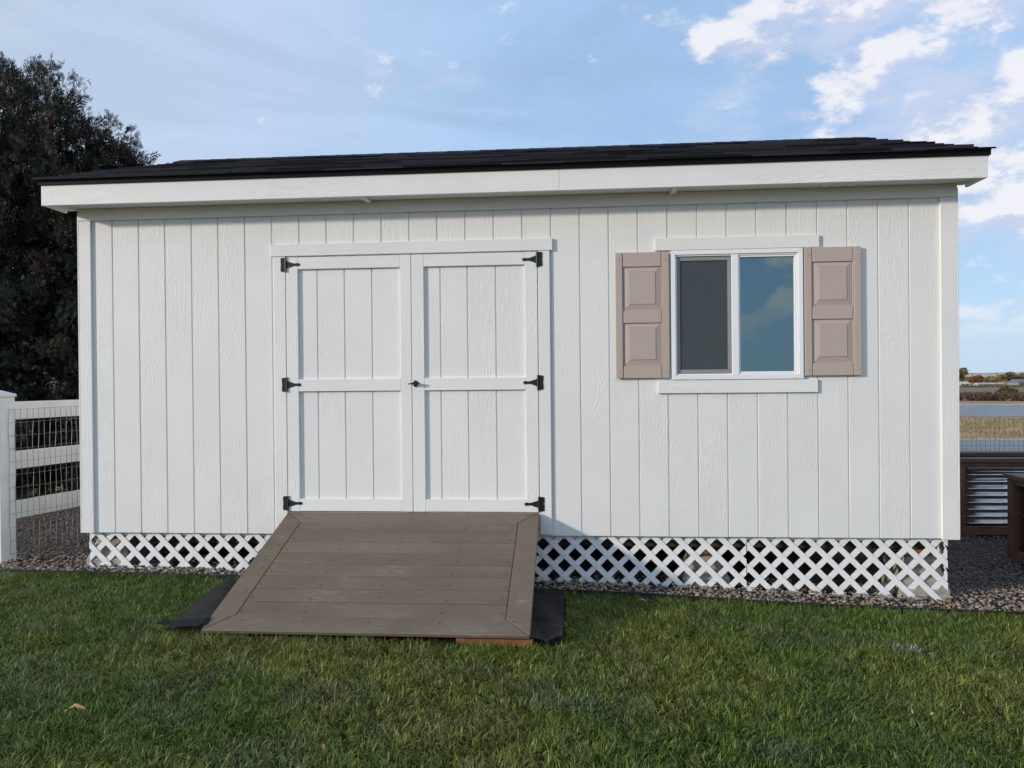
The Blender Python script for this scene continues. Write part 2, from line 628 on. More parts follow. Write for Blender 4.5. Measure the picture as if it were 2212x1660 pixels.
def sheet(name, xs, ys, zf, mat):
    X, Y = np.meshgrid(xs, ys)
    Z = zf(X, Y)
    V = np.stack([X.ravel(), Y.ravel(), Z.ravel()], 1)
    nx, ny = len(xs), len(ys)
    i = (np.arange(ny - 1)[:, None] * nx + np.arange(nx - 1)[None, :]).ravel()
    F = np.stack([i, i + 1, i + nx + 1, i + nx], 1)
    o = fast(name, V, F, mat, smooth=True)
    o['kind'] = 'structure'
    return o


sheet('ground', axis(-12, 20, 0.5, 8000), axis(-12, 20, 0.5, 8000), terrain_z, M['ground'])


def strip_sheet(name, xs, n, ylo, yhi, zf, mat):
    """sheet between two curves y = ylo(x), y = yhi(x)"""
    X = np.repeat(xs[None, :], n, 0)
    t = np.linspace(0, 1, n)[:, None]
    Y = ylo(xs)[None, :] * (1 - t) + yhi(xs)[None, :] * t
    Z = zf(X, Y)
    V = np.stack([X.ravel(), Y.ravel(), Z.ravel()], 1)
    nx = len(xs)
    i = (np.arange(n - 1)[:, None] * nx + np.arange(nx - 1)[None, :]).ravel()
    F = np.stack([i, i + 1, i + nx + 1, i + nx], 1)
    o = fast(name, V, F, mat, smooth=True)
    o['kind'] = 'structure'
    return o


LAWN_DROP = 0.030
strip_sheet('lawn', np.linspace(-6, 13, 160), 70, lambda x: np.full_like(x, -9.0), edge_y,
            lambda X, Y: g(X) - LAWN_DROP + 0.018 * (fbm(X * 1.1, Y * 1.1, 5, 3) - .5), M['lawn'])
strip_sheet('gravel_bed', np.linspace(-3.2, 10.5, 120), 40, lambda x: edge_y(x) + 0.004, lambda x: np.full_like(x, 3.7),
            lambda X, Y: g(X) - 0.022 + 0.012 * (fbm(X * 2, Y * 2, 9, 2) - .5), M['gravel'])

# distant hills
hx = np.linspace(-2200, 5200, 120)
hy = np.linspace(3600, 5200, 14)
sheet('hills', hx, hy, lambda X, Y: -8 + np.clip((Y - 3600) / 500, 0, 1) * (18 + 26 * fbm(X / 900, Y / 900, 21, 4)), simple('pale_dry_hills', (0.46, 0.36, 0.30), 0.95, 0.12, 0.004, 0.0))

# ------------------------------------------------------------------ shed
X0, X1 = -0.25, 5.992            # ends of the front wall
YB = 3.44                        # back wall
SO = (2.87, 1.72, -0.33)
shed = empty('shed', SO)
tag(shed, 'long white panelled shed with double doors, shuttered window and black shingle roof', 'shed')
ZT = 2.405                       # soffit
DOOR = (1.328, 3.156, 0.165, 2.015)
WIN = (4.085, 4.980, 1.097, 1.997)
RIDGE_Y, RIDGE_Z = 1.72, 3.262

# front wall sheathing with openings, and boards in front of it
def around(openings, x0, x1, z0, z1):
    xs = sorted({x0, x1, *[o[0] for o in openings], *[o[1] for o in openings]})
    xs = [x for x in xs if x0 <= x <= x1]
    out = []
    for a, b in zip(xs[:-1], xs[1:]):
        if b - a < 1e-4: continue
        m = (a + b) / 2
        blk = sorted((o[2], o[3]) for o in openings if o[0] < m < o[1])
        z = z0
        for s, e in blk:
            if s > z: out.append((a, b, z, s))
            z = e
        if z < z1: out.append((a, b, z, z1))
    return out


front = boxes('front_wall', [((a, 0.0065, c), (b, 0.09, d)) for a, b, c, d in around([DOOR, WIN], X0 + .01, X1 - .01, 0.0, 2.52)], M['white'], shed, SO)
FW = np.array(SO) + np.array(front.location)
G = 0.2032
cuts = [X0 + .02] + [i * G for i in range(29)] + [X1 - .02]
for a, b in zip(cuts[:-1], cuts[1:]):
    a2, b2 = a + 0.0042, b - 0.0042
    ops = [o for o in (DOOR, WIN) if o[0] < b2 and o[1] > a2]
    zl, zh, yf = random.uniform(0, .0015), 2.36, random.uniform(-.0006, .0006)
    part = [o for o in ops if o[0] > a2 + .002 or o[1] < b2 - .002]
    if part:
        o = part[0]
        if o[0] > a2 + .002:
            P = [(a2, zl), (b2, zl), (b2, o[2]), (o[0], o[2]), (o[0], o[3]), (b2, o[3]), (b2, zh), (a2, zh)]
        else:
            P = [(b2, zl), (b2, zh), (a2, zh), (a2, o[3]), (o[1], o[3]), (o[1], o[2]), (a2, o[2]), (a2, zl)]
        prism('siding_board', P, yf, .016, M['siding'], front, FW)
    elif ops:
        o = ops[0]
        box('siding_board', (a2, yf, zl), (b2, .016, o[2]), M['siding'], front, .0018, FW)
        box('siding_board', (a2, yf, o[3]), (b2, .016, zh), M['siding'], front, .0018, FW)
    else:
        box('siding_board', (a2, yf, zl), (b2, .016, zh), M['siding'], front, .0018, FW)

# other walls
box('side_wall', (X0 + .001, 0.012, 0.0), (X0 + .09, YB, ZT + .1), M['siding'], shed, 0, SO)
box('side_wall', (X1 - .09, 0.012, 0.0), (X1 - .001, YB, ZT + .1), M['siding'], shed, 0, SO)
box('back_wall', (X0 + .09, YB - .09, 0.0), (X1 - .09, YB - .001, ZT + .1), M['siding'], shed, 0, SO)
box('floor', (X0 + .09, 0.092, 0.02), (X1 - .09, YB - .092, 0.1), M['dark'], shed, 0, SO)
for x in (X0 + .045, X1 - .045):
    v = [(x - .04, 0, 2.5), (x + .04, 0, 2.5), (x + .04, YB, 2.5), (x - .04, YB, 2.5), (x - .04, RIDGE_Y, RIDGE_Z - .09), (x + .04, RIDGE_Y, RIDGE_Z - .09)]
    mesh_from('gable', [(p[0] - x, p[1] - RIDGE_Y, p[2] - 2.5) for p in v], [(0, 1, 2, 3), (0, 4, 5, 1), (3, 2, 5, 4), (0, 3, 4), (1, 5, 2)], M['siding'], shed, (x - SO[0], RIDGE_Y - SO[1], 2.5 - SO[2]))
# rim board that shows between siding and lattice
box('rim_board', (X0 + .03, 0.055, -0.034), (X1 - .03, 0.09, -0.001), M['white'], shed, 0.002, SO)

# corner boards, frieze, casings
box('corner_board', (X0, -0.019, 0.0), (X0 + .092, -0.0008, 2.3165), M['trim_v'], shed, 0.0025, SO)
box('corner_board', (X1 - .105, -0.0195, -0.004), (X1, -0.0008, 2.3165), M['trim_v'], shed, 0.0025, SO)
box('corner_board', (X0 - .012, -0.0188, 0.0005), (X0 - .0005, 0.09, 2.38), M['trim_v'], shed, 0.0025, SO)
box('corner_board', (X1 + .0005, -0.0192, -0.0035), (X1 + .012, 0.09, 2.38), M['trim_v'], shed, 0.0025, SO)
box('frieze_board', (X0 - .004, -0.022, 2.318), (X1 + .004, -0.001, ZT - .0005), M['trim_h'], shed, 0.0025, SO)
box('door_casing', (1.236, -0.019, 0.012), (1.3245, -0.0008, 2.0185), M['trim_v'], shed, 0.0025, SO)
box('door_casing', (3.1595, -0.019, 0.012), (3.243, -0.0008, 2.0185), M['trim_v'], shed, 0.0025, SO)
box('door_header', (1.219, -0.023, 2.0205), (3.263, -0.0008, 2.106), M['trim_h'], shed, 0.0025, SO)
box('window_header', (3.978, -0.0205, 1.9995), (5.092, -0.0008, 2.085), M['trim_h'], shed, 0.0025, SO)
box('window_apron', (3.991, -0.0205, 1.004), (5.076, -0.0008, 1.0945), M['trim_h'], shed, 0.0025, SO)

# eave: fascia, soffit, battens, returns, drip edge
OH = 0.235
XL, XR = -0.378, 6.082
box('fascia', (XL, -OH, 2.385), (3.3185, -OH + .019, 2.536), M['trim_h'], shed, 0.002, SO)
box('fascia', (3.3195, -OH + .0006, 2.3852), (XR, -OH + .0195, 2.536), M['trim_h'], shed, 0.002, SO)
sx = [XL + .02, 1.955, 4.10, XR - .02]
for a, b in zip(sx[:-1], sx[1:]):
    box('soffit_panel', (a + .001, -OH + .0195, ZT), (b - .001, 0.03, ZT + .012), M['white'], shed, 0.001, SO)
for x in (1.955, 4.10):
    box('soffit_batten', (x - .019, -OH + .0205, ZT - .02), (x + .019, -0.0225, ZT - .0008), M['white'], shed, 0.002, SO)
for cxx in (0.62, 5.16):
    for k in range(4):
        box('soffit_strip', (cxx - .16 + k * .085, -OH + .03, ZT - .004), (cxx - .16 + k * .085 + .055, -0.035, ZT - .0008), M['white'], shed, 0.001, SO)
for xa, xb in ((XL, XL + .019), (XR - .019, XR)):
    box('eave_return', (xa, -OH + .0197, 2.386), (xb, 0.015, 2.536), M['trim_v'], shed, 0.002, SO)
    # sloping rake boards on both slopes
    for sgn in (-1, 1):
        ye = -OH if sgn < 0 else 2 * RIDGE_Y + OH
        ys_ = 0.016 if sgn < 0 else 2 * RIDGE_Y - 0.016
        def zr(y): return 2.545 + (RIDGE_Z - 2.575) * (1 - abs(y - RIDGE_Y) / (RIDGE_Y + OH))
        P = [(ys_, zr(ys_) - .15), (RIDGE_Y - sgn * -.0005, zr(RIDGE_Y) - .15), (RIDGE_Y - sgn * -.0005, zr(RIDGE_Y) - .01), (ys_, zr(ys_) - .01)]
        xm = (xa + xb) / 2
        v = [(xa - xm, p[0] - RIDGE_Y, p[1] - 2.7) for p in P] + [(xb - xm, p[0] - RIDGE_Y, p[1] - 2.7) for p in P]
        mesh_from('rake_board', v, [(0, 1, 2, 3), (7, 6, 5, 4), (0, 4, 5, 1), (1, 5, 6, 2), (2, 6, 7, 3), (3, 7, 4, 0)], M['trim_v'], shed, (xm - SO[0], RIDGE_Y - SO[1], 2.7 - SO[2]))
box('back_fascia', (XL, 2 * RIDGE_Y + OH - .019, 2.385), (XR, 2 * RIDGE_Y + OH, 2.536), M['trim_h'], shed, 0.002, SO)

# roof
EY, EZ = -OH - .018, 2.565
SL = math.hypot(RIDGE_Y - EY, RIDGE_Z - EZ)
SA = math.atan2(RIDGE_Z - EZ, RIDGE_Y - EY)
roof = empty('roof', (0, 0, 2.55 - SO[2]), 0, shed)
RO = (SO[0], SO[1], 2.55)
def slope_pt(s, h, back=False):
    y = EY + s * math.cos(SA) - h * math.sin(SA); z = EZ + s * math.sin(SA) + h * math.cos(SA)
    return (2 * RIDGE_Y - y if back else y, z)
for back in (False, True):
    c4 = [slope_pt(0, -.016, back), slope_pt(SL, -.016, back), slope_pt(SL, 0, back), slope_pt(0, 0, back)]
    v = [(XL - .012 - RO[0], p[0] - RO[1], p[1] - RO[2]) for p in c4] + [(XR + .012 - RO[0], p[0] - RO[1], p[1] - RO[2]) for p in c4]
    mesh_from('roof_deck', v, [(0, 1, 2, 3), (7, 6, 5, 4), (0, 4, 5, 1), (1, 5, 6, 2), (2, 6, 7, 3), (3, 7, 4, 0)], M['shingle'], roof)
box('drip_edge', (XL - .013, -OH - .0125, 2.5285), (XR + .013, -OH - .0008, 2.5625), M['drip'], roof, 0.001, RO)
for x in (XL - .0135, XR + .0125):
    P = [slope_pt(0.02, -.05), slope_pt(SL, -.05), slope_pt(SL, .002), slope_pt(0.0, .002)]
    v = [(x - RO[0], p[0] - RO[1], p[1] - RO[2]) for p in P] + [(x + .001 - RO[0], p[0] - RO[1], p[1] - RO[2]) for p in P]
    mesh_from('rake_edge', v, [(0, 1, 2, 3), (7, 6, 5, 4), (0, 4, 5, 1), (1, 5, 6, 2), (2, 6, 7, 3), (3, 7, 4, 0)], M['drip'], roof)

# shingles: one mesh per kind, shared
def shingle_mesh(w, l, t):
    me = bpy.data.meshes.new('shingle')
    v, f = box_geo((0, 0, 0), (w, l, t))
    v[6] = (v[6][0], v[6][1], t * .25); v[7] = (v[7][0], v[7][1], t * .25)
    me.from_pydata(v, [], f); me.materials.append(M['shingle']); me.update()
    return me
EXPO = 0.142
NC = int(SL / EXPO) + 1
widths = (0.30, 0.42, 0.55, 0.68)
sh_me = [shingle_mesh(w, EXPO + .05, t) for w in widths for t in (0.010, 0.016)]
count = 0
backV, backF = [], []
for c in range(NC):
    s = -0.022 + c * EXPO
    x = XL - .03 - random.uniform(0, .25)
    while x < XR + .02:
        i = random.choice((1, 1, 2, 2, 3)) * 2 + random.randint(0, 1)
        w = widths[i // 2]
        xa = max(x, XL - .028 - random.uniform(0, .008)); xb = min(x + w, XR + .028 + random.uniform(0, .008))
        if xb - xa > .05:
            lift = random.uniform(0, .003)
            y, z = slope_pt(s, 0.0015 + lift)
            full = abs((xb - xa) - w) < 1e-3
            me = sh_me[i] if full else shingle_mesh(xb - xa, EXPO + .05, 0.011 + .005 * (i % 2))
            o = bpy.data.objects.new('shingle', me)
            link(o, roof)
            o.location = (xa - RO[0], y - RO[1], z - RO[2])
            # each shingle lies a little flatter than the slope, its lower edge on the course below
            o.rotation_euler = (SA - 0.05 - random.uniform(0, .01), 0, random.uniform(-.003, .003))
            count += 1
        x += w
    # back slope, joined
    y, z = slope_pt(s, 0.004, True); y2, z2 = slope_pt(min(s + EXPO + .03, SL), 0.004, True)
    n = len(backV)
    backV += [(XL - .03 - RO[0], y - RO[1], z + .01 - RO[2]), (XR + .03 - RO[0], y - RO[1], z + .01 - RO[2]), (XR + .03 - RO[0], y2 - RO[1], z2 - RO[2]), (XL - .03 - RO[0], y2 - RO[1], z2 - RO[2]),
              (XL - .03 - RO[0], y - RO[1], z - RO[2]), (XR + .03 - RO[0], y - RO[1], z - RO[2])]
    backF += [(n + 1, n, n + 3, n + 2), (n, n + 1, n + 5, n + 4)]
o = mesh_from('back_slope_shingles', backV, backF, M['shingle'], roof); o['kind'] = 'stuff'
# ridge caps
x = XL - .02
while x < XR:
    w = 0.30
    xe = min(x + w, XR + .02)
    v, f = [], []
    P = [(-.14, -.052), (0, .006), (.14, -.052), (.14, -.042), (0, .016), (-.14, -.042)]
    v = [(0, p[0], p[1]) for p in P] + [(xe - x, p[0], p[1] - .006) for p in P]
    f = [(0, 1, 4, 5), (1, 2, 3, 4), (11, 10, 7, 6), (10, 9, 8, 7), (5, 4, 10, 11), (4, 3, 9, 10), (0, 6, 7, 1), (1, 7, 8, 2), (0, 5, 11, 6), (2, 8, 9, 3)]
    mesh_from('ridge_cap', v, f, M['shingle'], roof, (x - RO[0], RIDGE_Y - RO[1], RIDGE_Z + .012 - RO[2]))
    x += .155

# doors
def hinge(parent, x, z, side, org):
    """T hinge; side = -1: plate to the left of the knuckle, strap to the right"""
    s = -side
    P = [(0, -.05), (-.012, -.052), (-.034, -.049), (-.037, -.040), (-.034, -.031), (-.037, -.022), (-.033, -.008), (-.035, 0), (-.033, .008), (-.037, .022), (-.034, .031), (-.037, .040), (-.034, .049), (-.012, .052), (0, .05)]
    S = [(0, -.026), (.016, -.026), (.022, -.019), (.034, -.019), (.048, -.012), (.072, -.008), (.084, -.011), (.100, -.010), (.108, 0), (.100, .010), (.084, .011), (.072, .008), (.048, .012), (.034, .019), (.022, .019), (.016, .026), (0, .026)]
    V, F = [], []
    def ext(pts, y0, y1):
        pts = [(p[0] * s, p[1]) for p in pts]
        a = sum(pts[i][0] * pts[(i + 1) % len(pts)][1] - pts[(i + 1) % len(pts)][0] * pts[i][1] for i in range(len(pts)))
        if a < 0: pts.reverse()
        n, b = len(pts), len(V)
        V.extend([(p[0], y0, p[1]) for p in pts] + [(p[0], y1, p[1]) for p in pts])
        F.append(tuple(range(b, b + n))); F.append(tuple(range(b + 2 * n - 1, b + n - 1, -1)))
        for i in range(n):
            j = (i + 1) % n
            F.append((b + j, b + i, b + i + n, b + j + n))
    ext(P, -.0035, -.0003); ext(S, -.0045, -.0003)
    # knuckle
    b = len(V); n = 8
    for zz in (-.054, .054):
        for i in range(n):
            t = 2 * PI * i / n
            V.append((.006 * math.cos(t) + .003 * s, -.007 + .006 * math.sin(t), zz))
    F.append(tuple(range(b + n - 1, b - 1, -1))); F.append(tuple(range(b + n, b + 2 * n)))
    for i in range(n):
        j = (i + 1) % n; F.append((b + i, b + j, b + n + j, b + n + i))
    # screw heads
    for q in ((-.022, .034), (-.022, 0), (-.022, -.034), (.03, 0), (.088, 0)):
        b = len(V); m_ = 6
        for yy, rr in ((-.0046, .0052), (-.0068, .003)):
            for i in range(m_):
                t = 2 * PI * i / m_; V.append((q[0] * s + rr * math.cos(t), yy, q[1] + rr * math.sin(t)))
        F.append(tuple(range(b + m_, b + 2 * m_)))
        for i in range(m_):
            j = (i + 1) % m_; F.append((b + i, b + j, b + m_ + j, b + m_ + i))
    return mesh_from('hinge', V, F, M['black_metal'], parent, (x - org[0], -0.0192 - org[1], z - org[2]))


mid = 2.2505
def make_door(xa, xb, stL, stR, grooves, side):
    org = ((xa + xb) / 2, 0, 0.17)
    d = empty('door', [a - b for a, b in zip(org, SO)], 0, shed)
    zb, zt = 0.1695, 2.0125
    box('door_core', (xa, 0.008, zb), (xb, 0.05, zt), M['white'], d, 0, org)
    cs = [xa + .004] + grooves + [xb - .004]
    for a, b in zip(cs[:-1], cs[1:]):
        box('siding_board', (a + .0042, 0.0012, zb + .004), (b - .0042, 0.018, zt - .004), M['siding'], d, 0.0018, org)
    box('stile', (xa, -0.019, zb), (stL, 0.0005, zt), M['trim_v'], d, 0.002, org)
    box('stile', (stR, -0.019, zb), (xb, 0.0005, zt), M['trim_v'], d, 0.002, org)
    for z0, z1 in ((zb + .001, 0.259), (1.039, 1.126), (1.9245, zt - .001)):
        box('rail', (stL + .0006, -0.0187, z0), (stR - .0006, 0.0005, z1), M['trim_h'], d, 0.002, org)
    for z in (1.959, 1.0885, 0.228):
        hinge(d, xa - .0015 if side < 0 else xb + .0015, z, side, org)
    return d, org
make_door(1.3295, mid - .002, 1.4165, 2.170, [1.555, 1.757, 1.959], -1)
dr, dorg = make_door(mid + .002, 3.1545, 2.3415, 3.066, [2.458, 2.654, 2.857], 1)
# handle on the meeting stile
def lathe(pts, n=14):
    V, F = [], []
    for y, r in pts:
        for i in range(n):
            t = 2 * PI * i / n; V.append((r * math.cos(t), y, r * math.sin(t)))
    for k in range(len(pts) - 1):
        for i in range(n):
            j = (i + 1) % n
            F.append((k * n + j, k * n + i, (k + 1) * n + i, (k + 1) * n + j))
    F.append(tuple(range((len(pts) - 1) * n, len(pts) * n)))
    return V, F
V, F = lathe([(0, .024), (-.006, .023), (-.009, .012), (-.03, .010), (-.034, .011), (-.036, .008)])
V = [(v[0] * .75, v[1], v[2] * 1.05) for v in V]
b = len(V)
lever = [(-.046, -.004), (-.044, -.008), (-.022, -.006), (0, -.012), (.022, -.009), (.036, -.005), (.039, 0), (.036, .006), (.02, .010), (0, .012), (-.022, .004), (-.044, .000)]
n = len(lever)
V += [(p[0], -.040, p[1] + .002) for p in lever] + [(p[0], -.030, p[1] + .002) for p in lever]
F += [tuple(range(b, b + n)), tuple(range(b + 2 * n - 1, b + n - 1, -1))] + [(b + (i + 1) % n, b + i, b + i + n, b + (i + 1) % n + n) for i in range(n)]
hd = mesh_from('handle', V, F, M['black_metal'], dr, (2.276 - dorg[0], -0.0192, 1.088 - dorg[2]))
bevel_mesh(hd.data, 0.0008)

# window
WO = ((WIN[0] + WIN[1]) / 2, 0, WIN[2])
win = empty('window', [a - b for a, b in zip(WO, SO)], 0, shed)
x0, x1, z0, z1 = WIN
fw = .030
x0 += .001; x1 -= .001; z0 += .001; z1 -= .001
def miter_frame(name, x0, x1, z0, z1, w, y0, y1, mat, parent, org, wz=None):
    """four mitred lengths, each its own mesh"""
    wz = wz or w
    i0, i1, j0, j1 = x0 + w, x1 - w, z0 + wz, z1 - wz
    e = .0003
    for P in ([(x0, z0), (x1, z0), (i1 - e, j0), (i0 + e, j0)], [(x1, z0 + e), (x1, z1 - e), (i1, j1 - e), (i1, j0 + e)], [(x1, z1), (x0, z1), (i0 + e, j1), (i1 - e, j1)], [(x0, z1 - e), (x0, z0 + e), (i0, j0 + e), (i0, j1 - e)]):
        prism(name, P, y0, y1, mat, parent, org, 0.0015)
miter_frame('frame', x0, x1, z0, z1, fw, -.026, .06, M['vinyl'], win, WO)
miter_frame('frame', x0 + .0305, x1 - .0305, z0 + .0305, z1 - .0305, .010, -.016, .058, M['vinyl'], win, WO)
box('mullion', (4.500, -.020, z0 + .031), (4.547, .057, z1 - .031), M['vinyl'], win, .002, WO)
# left: inner sash, screen frame and screen in front
miter_frame('sash', 4.1262, 4.4995, z0 + .041, z1 - .041, .022, .022, .05, M['vinyl'], win, WO)
miter_frame('screen_frame', 4.128, 4.4975, z0 + .0425, z1 - .043, .021, -.004, .008, M['screen_frame'], win, WO, .027)
box('insect_screen', (4.146, .0015, z0 + .062), (4.480, .0022, z1 - .062), M['screen'], win, 0, WO)
box('glass_pane', (4.146, .034, z0 + .060), (4.480, .038, z1 - .060), M['glass'], win, 0, WO)
# right: fixed pane with bead
miter_frame('glazing_bead', 4.5475, x1 - .041, z0 + .041, z1 - .041, .012, -.010, .03, M['vinyl'], win, WO)
box('glass_pane', (4.553, .012, z0 + .047), (x1 - .047, .016, z1 - .047), M['glass'], win, 0, WO)
for xx in (4.135, 4.90):
    box('weep_cover', (xx, -.0285, z0 + .006), (xx + .034, -.0255, z0 + .014), M['vinyl'], win, .001, WO)

# shutters
def make_shutter(xa, xb, za, zb, label):
    org = ((xa + xb) / 2, -.001, za)
    s = empty('shutter', [a - b for a, b in zip(org, SO)], 0, shed)
    w = .047
    h = zb - za
    box('backing', (xa + .004, -.014, za + .004), (xb - .004, -.001, zb - .004), M['shutter'], s, 0, org)
    for a, b in ((xa, xa + w), (xb - w, xb)):
        box('stile', (a, -.031, za), (b, -.0142, zb), M['shutter'], s, .002, org)
        inner = a + w + .0012 if a == xa else b - w - .0012
        box('bead', (min(inner, inner + (.006 if a == xa else -.006)), -.026, za + .001), (max(inner, inner + (.006 if a == xa else -.006)), -.0142, zb - .001), M['shutter'], s, .0015, org)
    k = h / .940
    rails = [(0, .090 * k), (.413 * k, .505 * k), (.833 * k, .940 * k)]
    ix0, ix1 = xa + w + .0085, xb - w - .0085
    for a, b in rails:
        box('rail', (ix0 - .0005, -.0285, za + a), (ix1 + .0005, -.0142, za + b), M['shutter'], s, .002, org)
    for a, b in ((.090 * k, .413 * k), (.505 * k, .833 * k)):
        A = (ix0, ix1, za + a + .0005, za + b - .0005)
        ins = .033
        B = (A[0] + ins, A[1] - ins, A[2] + ins + .006, A[3] - ins + .004)
        Cc = (B[0] + .006, B[1] - .006, B[2] + .006, B[3] - .006)
        def ring(R, y): return [(R[0], y, R[2]), (R[1], y, R[2]), (R[1], y, R[3]), (R[0], y, R[3])]
        rings = [ring(A, -.0145), ring(A, -.0165), ring(B, -.025), ring((B[0] + .002, B[1] - .002, B[2] + .002, B[3] - .002), -.0235), ring(Cc, -.0285)]
        V = [(p[0] - org[0], p[1] - org[1], p[2] - org[2]) for r_ in rings for p in r_]
        F = []
        for q in range(len(rings) - 1):
            for i in range(4):
                j = (i + 1) % 4
                F.append((q * 4 + i, q * 4 + j, q * 4 + 4 + j, q * 4 + 4 + i))
        q = (len(rings) - 1) * 4
        F.append((q, q + 1, q + 2, q + 3))
        mesh_from('raised_panel', V, F, M['shutter'], s)
    for xx in (xa + w / 2, xb - w / 2):
        for zz in (za + .042, zb - .050):
            V, F = lathe([(0, .006), (-.002, .0055), (-.0035, .003)], 8)
            mesh_from('screw', V, F, M['shutter'], s, (xx - org[0], -.0312 - org[1], zz - org[2]))
    return s
make_shutter(3.702, 4.0705, 1.112, 1.9895, '')
make_shutter(4.9875, 5.3615, 1.1185, 1.997, '')

# lattice skirt: every slat a piece
PER, SW = 0.1525, 0.0385
def lattice(xa, xb, zc_x, zc_z, zbot, y, loc_x=None, axis='x'):
    org = ((xa + xb) / 2, y, -.2)
    if axis == 'x':
        p = empty('lattice_panel', [a - b for a, b in zip(org, SO)], 0, shed)
    else:
        p = empty('lattice_panel', (axis[0] - SO[0], axis[1] - SO[1], -.2 - SO[2]), PI / 2, shed)
    ztop = -.004
    for fam in (1, -1):
        # slat centre lines: x*? family 1: x + z = c ; family -1: x - z = c
        c0 = zc_x + fam * zc_z + PER / 2
        k0 = int(math.floor((xa - 1.0 - c0) / PER)); k1 = int(math.ceil((xb + 1.0 - c0) / PER))
        for k in range(k0, k1 + 1):
            c = c0 + k * PER
            hw = SW / math.sqrt(2)
            zA, zB = -1.0, 0.5
            P = [(c - fam * zA - hw, zA), (c - fam * zA + hw, zA), (c - fam * zB + hw, zB), (c - fam * zB - hw, zB)]
            if fam < 0: P = P[::1]
            zb_here = float(g((xa + xb) / 2)) if False else zbot
            Q = clip_poly(P, xa, xb, zb_here, ztop)
            if len(Q) < 3: continue
            if max(q[0] for q in Q) - min(q[0] for q in Q) < .012: continue
            # trim the buried end to just below the gravel
            yy = y if fam > 0 else y + .0066
            prism('slat', Q, yy - .003, yy + .003, M['lattice'], p, org, 0.0)
    return p
def slant_lattice(xa, xb, cx_, cz_, y):
    lattice(xa, xb, cx_, cz_, float(g(xb if xb < 5 else 5.9)) - .03, y)
lattice(-0.229, 1.42, -0.178, -.071, -.30, .034)
lattice(3.02, 4.597, 3.176, -.064, -.385, .034)
lattice(4.603, 5.945, 4.689, -.072, -.435, .034)
# short side panel at the right end, turned round the corner
lattice(0.05, 1.25, .1, -.07, -.43, .0, axis=(5.942, 0.65))
lattice(0.05, 1.25, .1, -.07, -.30, .0, axis=(-0.226, 0.65))

# framing under the floor
box('floor_beam', (X0 + .1, 0.13, -.10), (X1 - .1, 0.17, -0.002), M['shaded_wood'], shed, .003, SO)
box('floor_beam', (X0 + .1, 1.7, -.14), (X1 - .1, 1.74, -0.002), M['shaded_wood'], shed, .003, SO)
box('light_block_board', (X0 + .05, YB - .06, -.55), (X1 - .05, YB - .03, -0.002), M['dark'], shed, 0, SO)  # unseen solid board added to keep light out below the floor
for i in range(15):
    xx = X0 + .25 + i * .405
    box('joist', (xx - .02, 0.18, -.12), (xx + .02, YB - .1, -0.003), M['shaded_wood'], shed, 0, SO)
PIERS = [(-0.10, .21, 'stepped concrete pier block under the shed corner beside the white rail fence', 0.20),
         (2.25, .26, 'concrete pier block hidden behind the ramp under the doors', .2),
         (4.33, .24, 'grey concrete pier block behind the lattice below the window', .20),
         (5.80, .20, 'tall pale concrete pier block behind the lattice at the gravel corner', .27)]
for px_, py_, lab, hh in PIERS:
    gz = float(g(px_)) - .03
    t = empty('pier_block', (px_, py_, gz))
    tag(t, lab, 'pier block', 'concrete pier blocks under the shed')
    V, F = [], []
    prof = [(0, .165), (.07, .165), (hh, .105), (hh + .015, .098)]
    for z, r in prof:
        V += [(-r, -r, z), (r, -r, z), (r, r, z), (-r, r, z)]
    for k in range(len(prof) - 1):
        for i in range(4):
            j = (i + 1) % 4; F.append((k * 4 + i, k * 4 + j, k * 4 + 4 + j, k * 4 + 4 + i))
    F.append((3, 2, 1, 0)); q = (len(prof) - 1) * 4; F.append((q, q + 1, q + 2, q + 3))
    o = mesh_from('block', V, F, M['concrete'], t); bevel_mesh(o.data, .012, 2)
    box('post', (-.045, -.045, hh + .0155), (.045, .045, -0.105 - gz), M['treated'], t, .003)

# ------------------------------------------------------------------ ramp
RA = Vector((1.3345, -0.0305, 0.168))      # top left corner of the walking surface
RW, RYE, RZE = 1.822, -1.318, -0.256
RL = math.hypot(RYE - RA.y, RZE - RA.z)
ramp = empty('ramp', RA)
tag(ramp, 'brown composite board ramp with mitred border leading up to the shed doors', 'ramp')
ramp.rotation_euler = (math.atan2(RZE - RA.z, -(RYE - RA.y)) * -1, 0, 0)
# local: x right, y = up the slope (0 at the top, negative down), z = normal
TH, BW = .025, .140
def ramp_poly(name, P, mat, t0=-TH, t1=0.0, bev=.0045):
    n = len(P); cx = sum(p[0] for p in P) / n; cy = sum(p[1] for p in P) / n
    V = [(p[0] - cx, p[1] - cy, t0) for p in P] + [(p[0] - cx, p[1] - cy, t1) for p in P]
    F = [tuple(range(n - 1, -1, -1)), tuple(range(n, 2 * n))] + [(i, (i + 1) % n, (i + 1) % n + n, i + n) for i in range(n)]
    o = mesh_from(name, V, F, mat, ramp, (cx, cy, 0))
    if bev: bevel_mesh(o.data, bev)
    return o
e = .0020
ramp_poly('border_board', [(e, 0), (BW + e, -BW), (RW - BW - e, -BW), (RW - e, 0)][::-1] and [(RW - e, 0), (e, 0), (BW + e, -BW), (RW - BW - e, -BW)], M['deck'])
ramp_poly('border_board', [(BW + e, -RL + BW), (e, -RL), (RW - e, -RL), (RW - BW - e, -RL + BW)], M['deck'])
ramp_poly('border_board', [(0, -e), (0, -RL + e), (BW, -RL + BW + e), (BW, -BW - e)], M['deck_y'])
ramp_poly('border_board', [(RW - BW, -BW - e), (RW - BW, -RL + BW + e), (RW, -RL + e), (RW, -e)], M['deck_y'])
NBD = 8
bwid = (RL - 2 * BW) / NBD
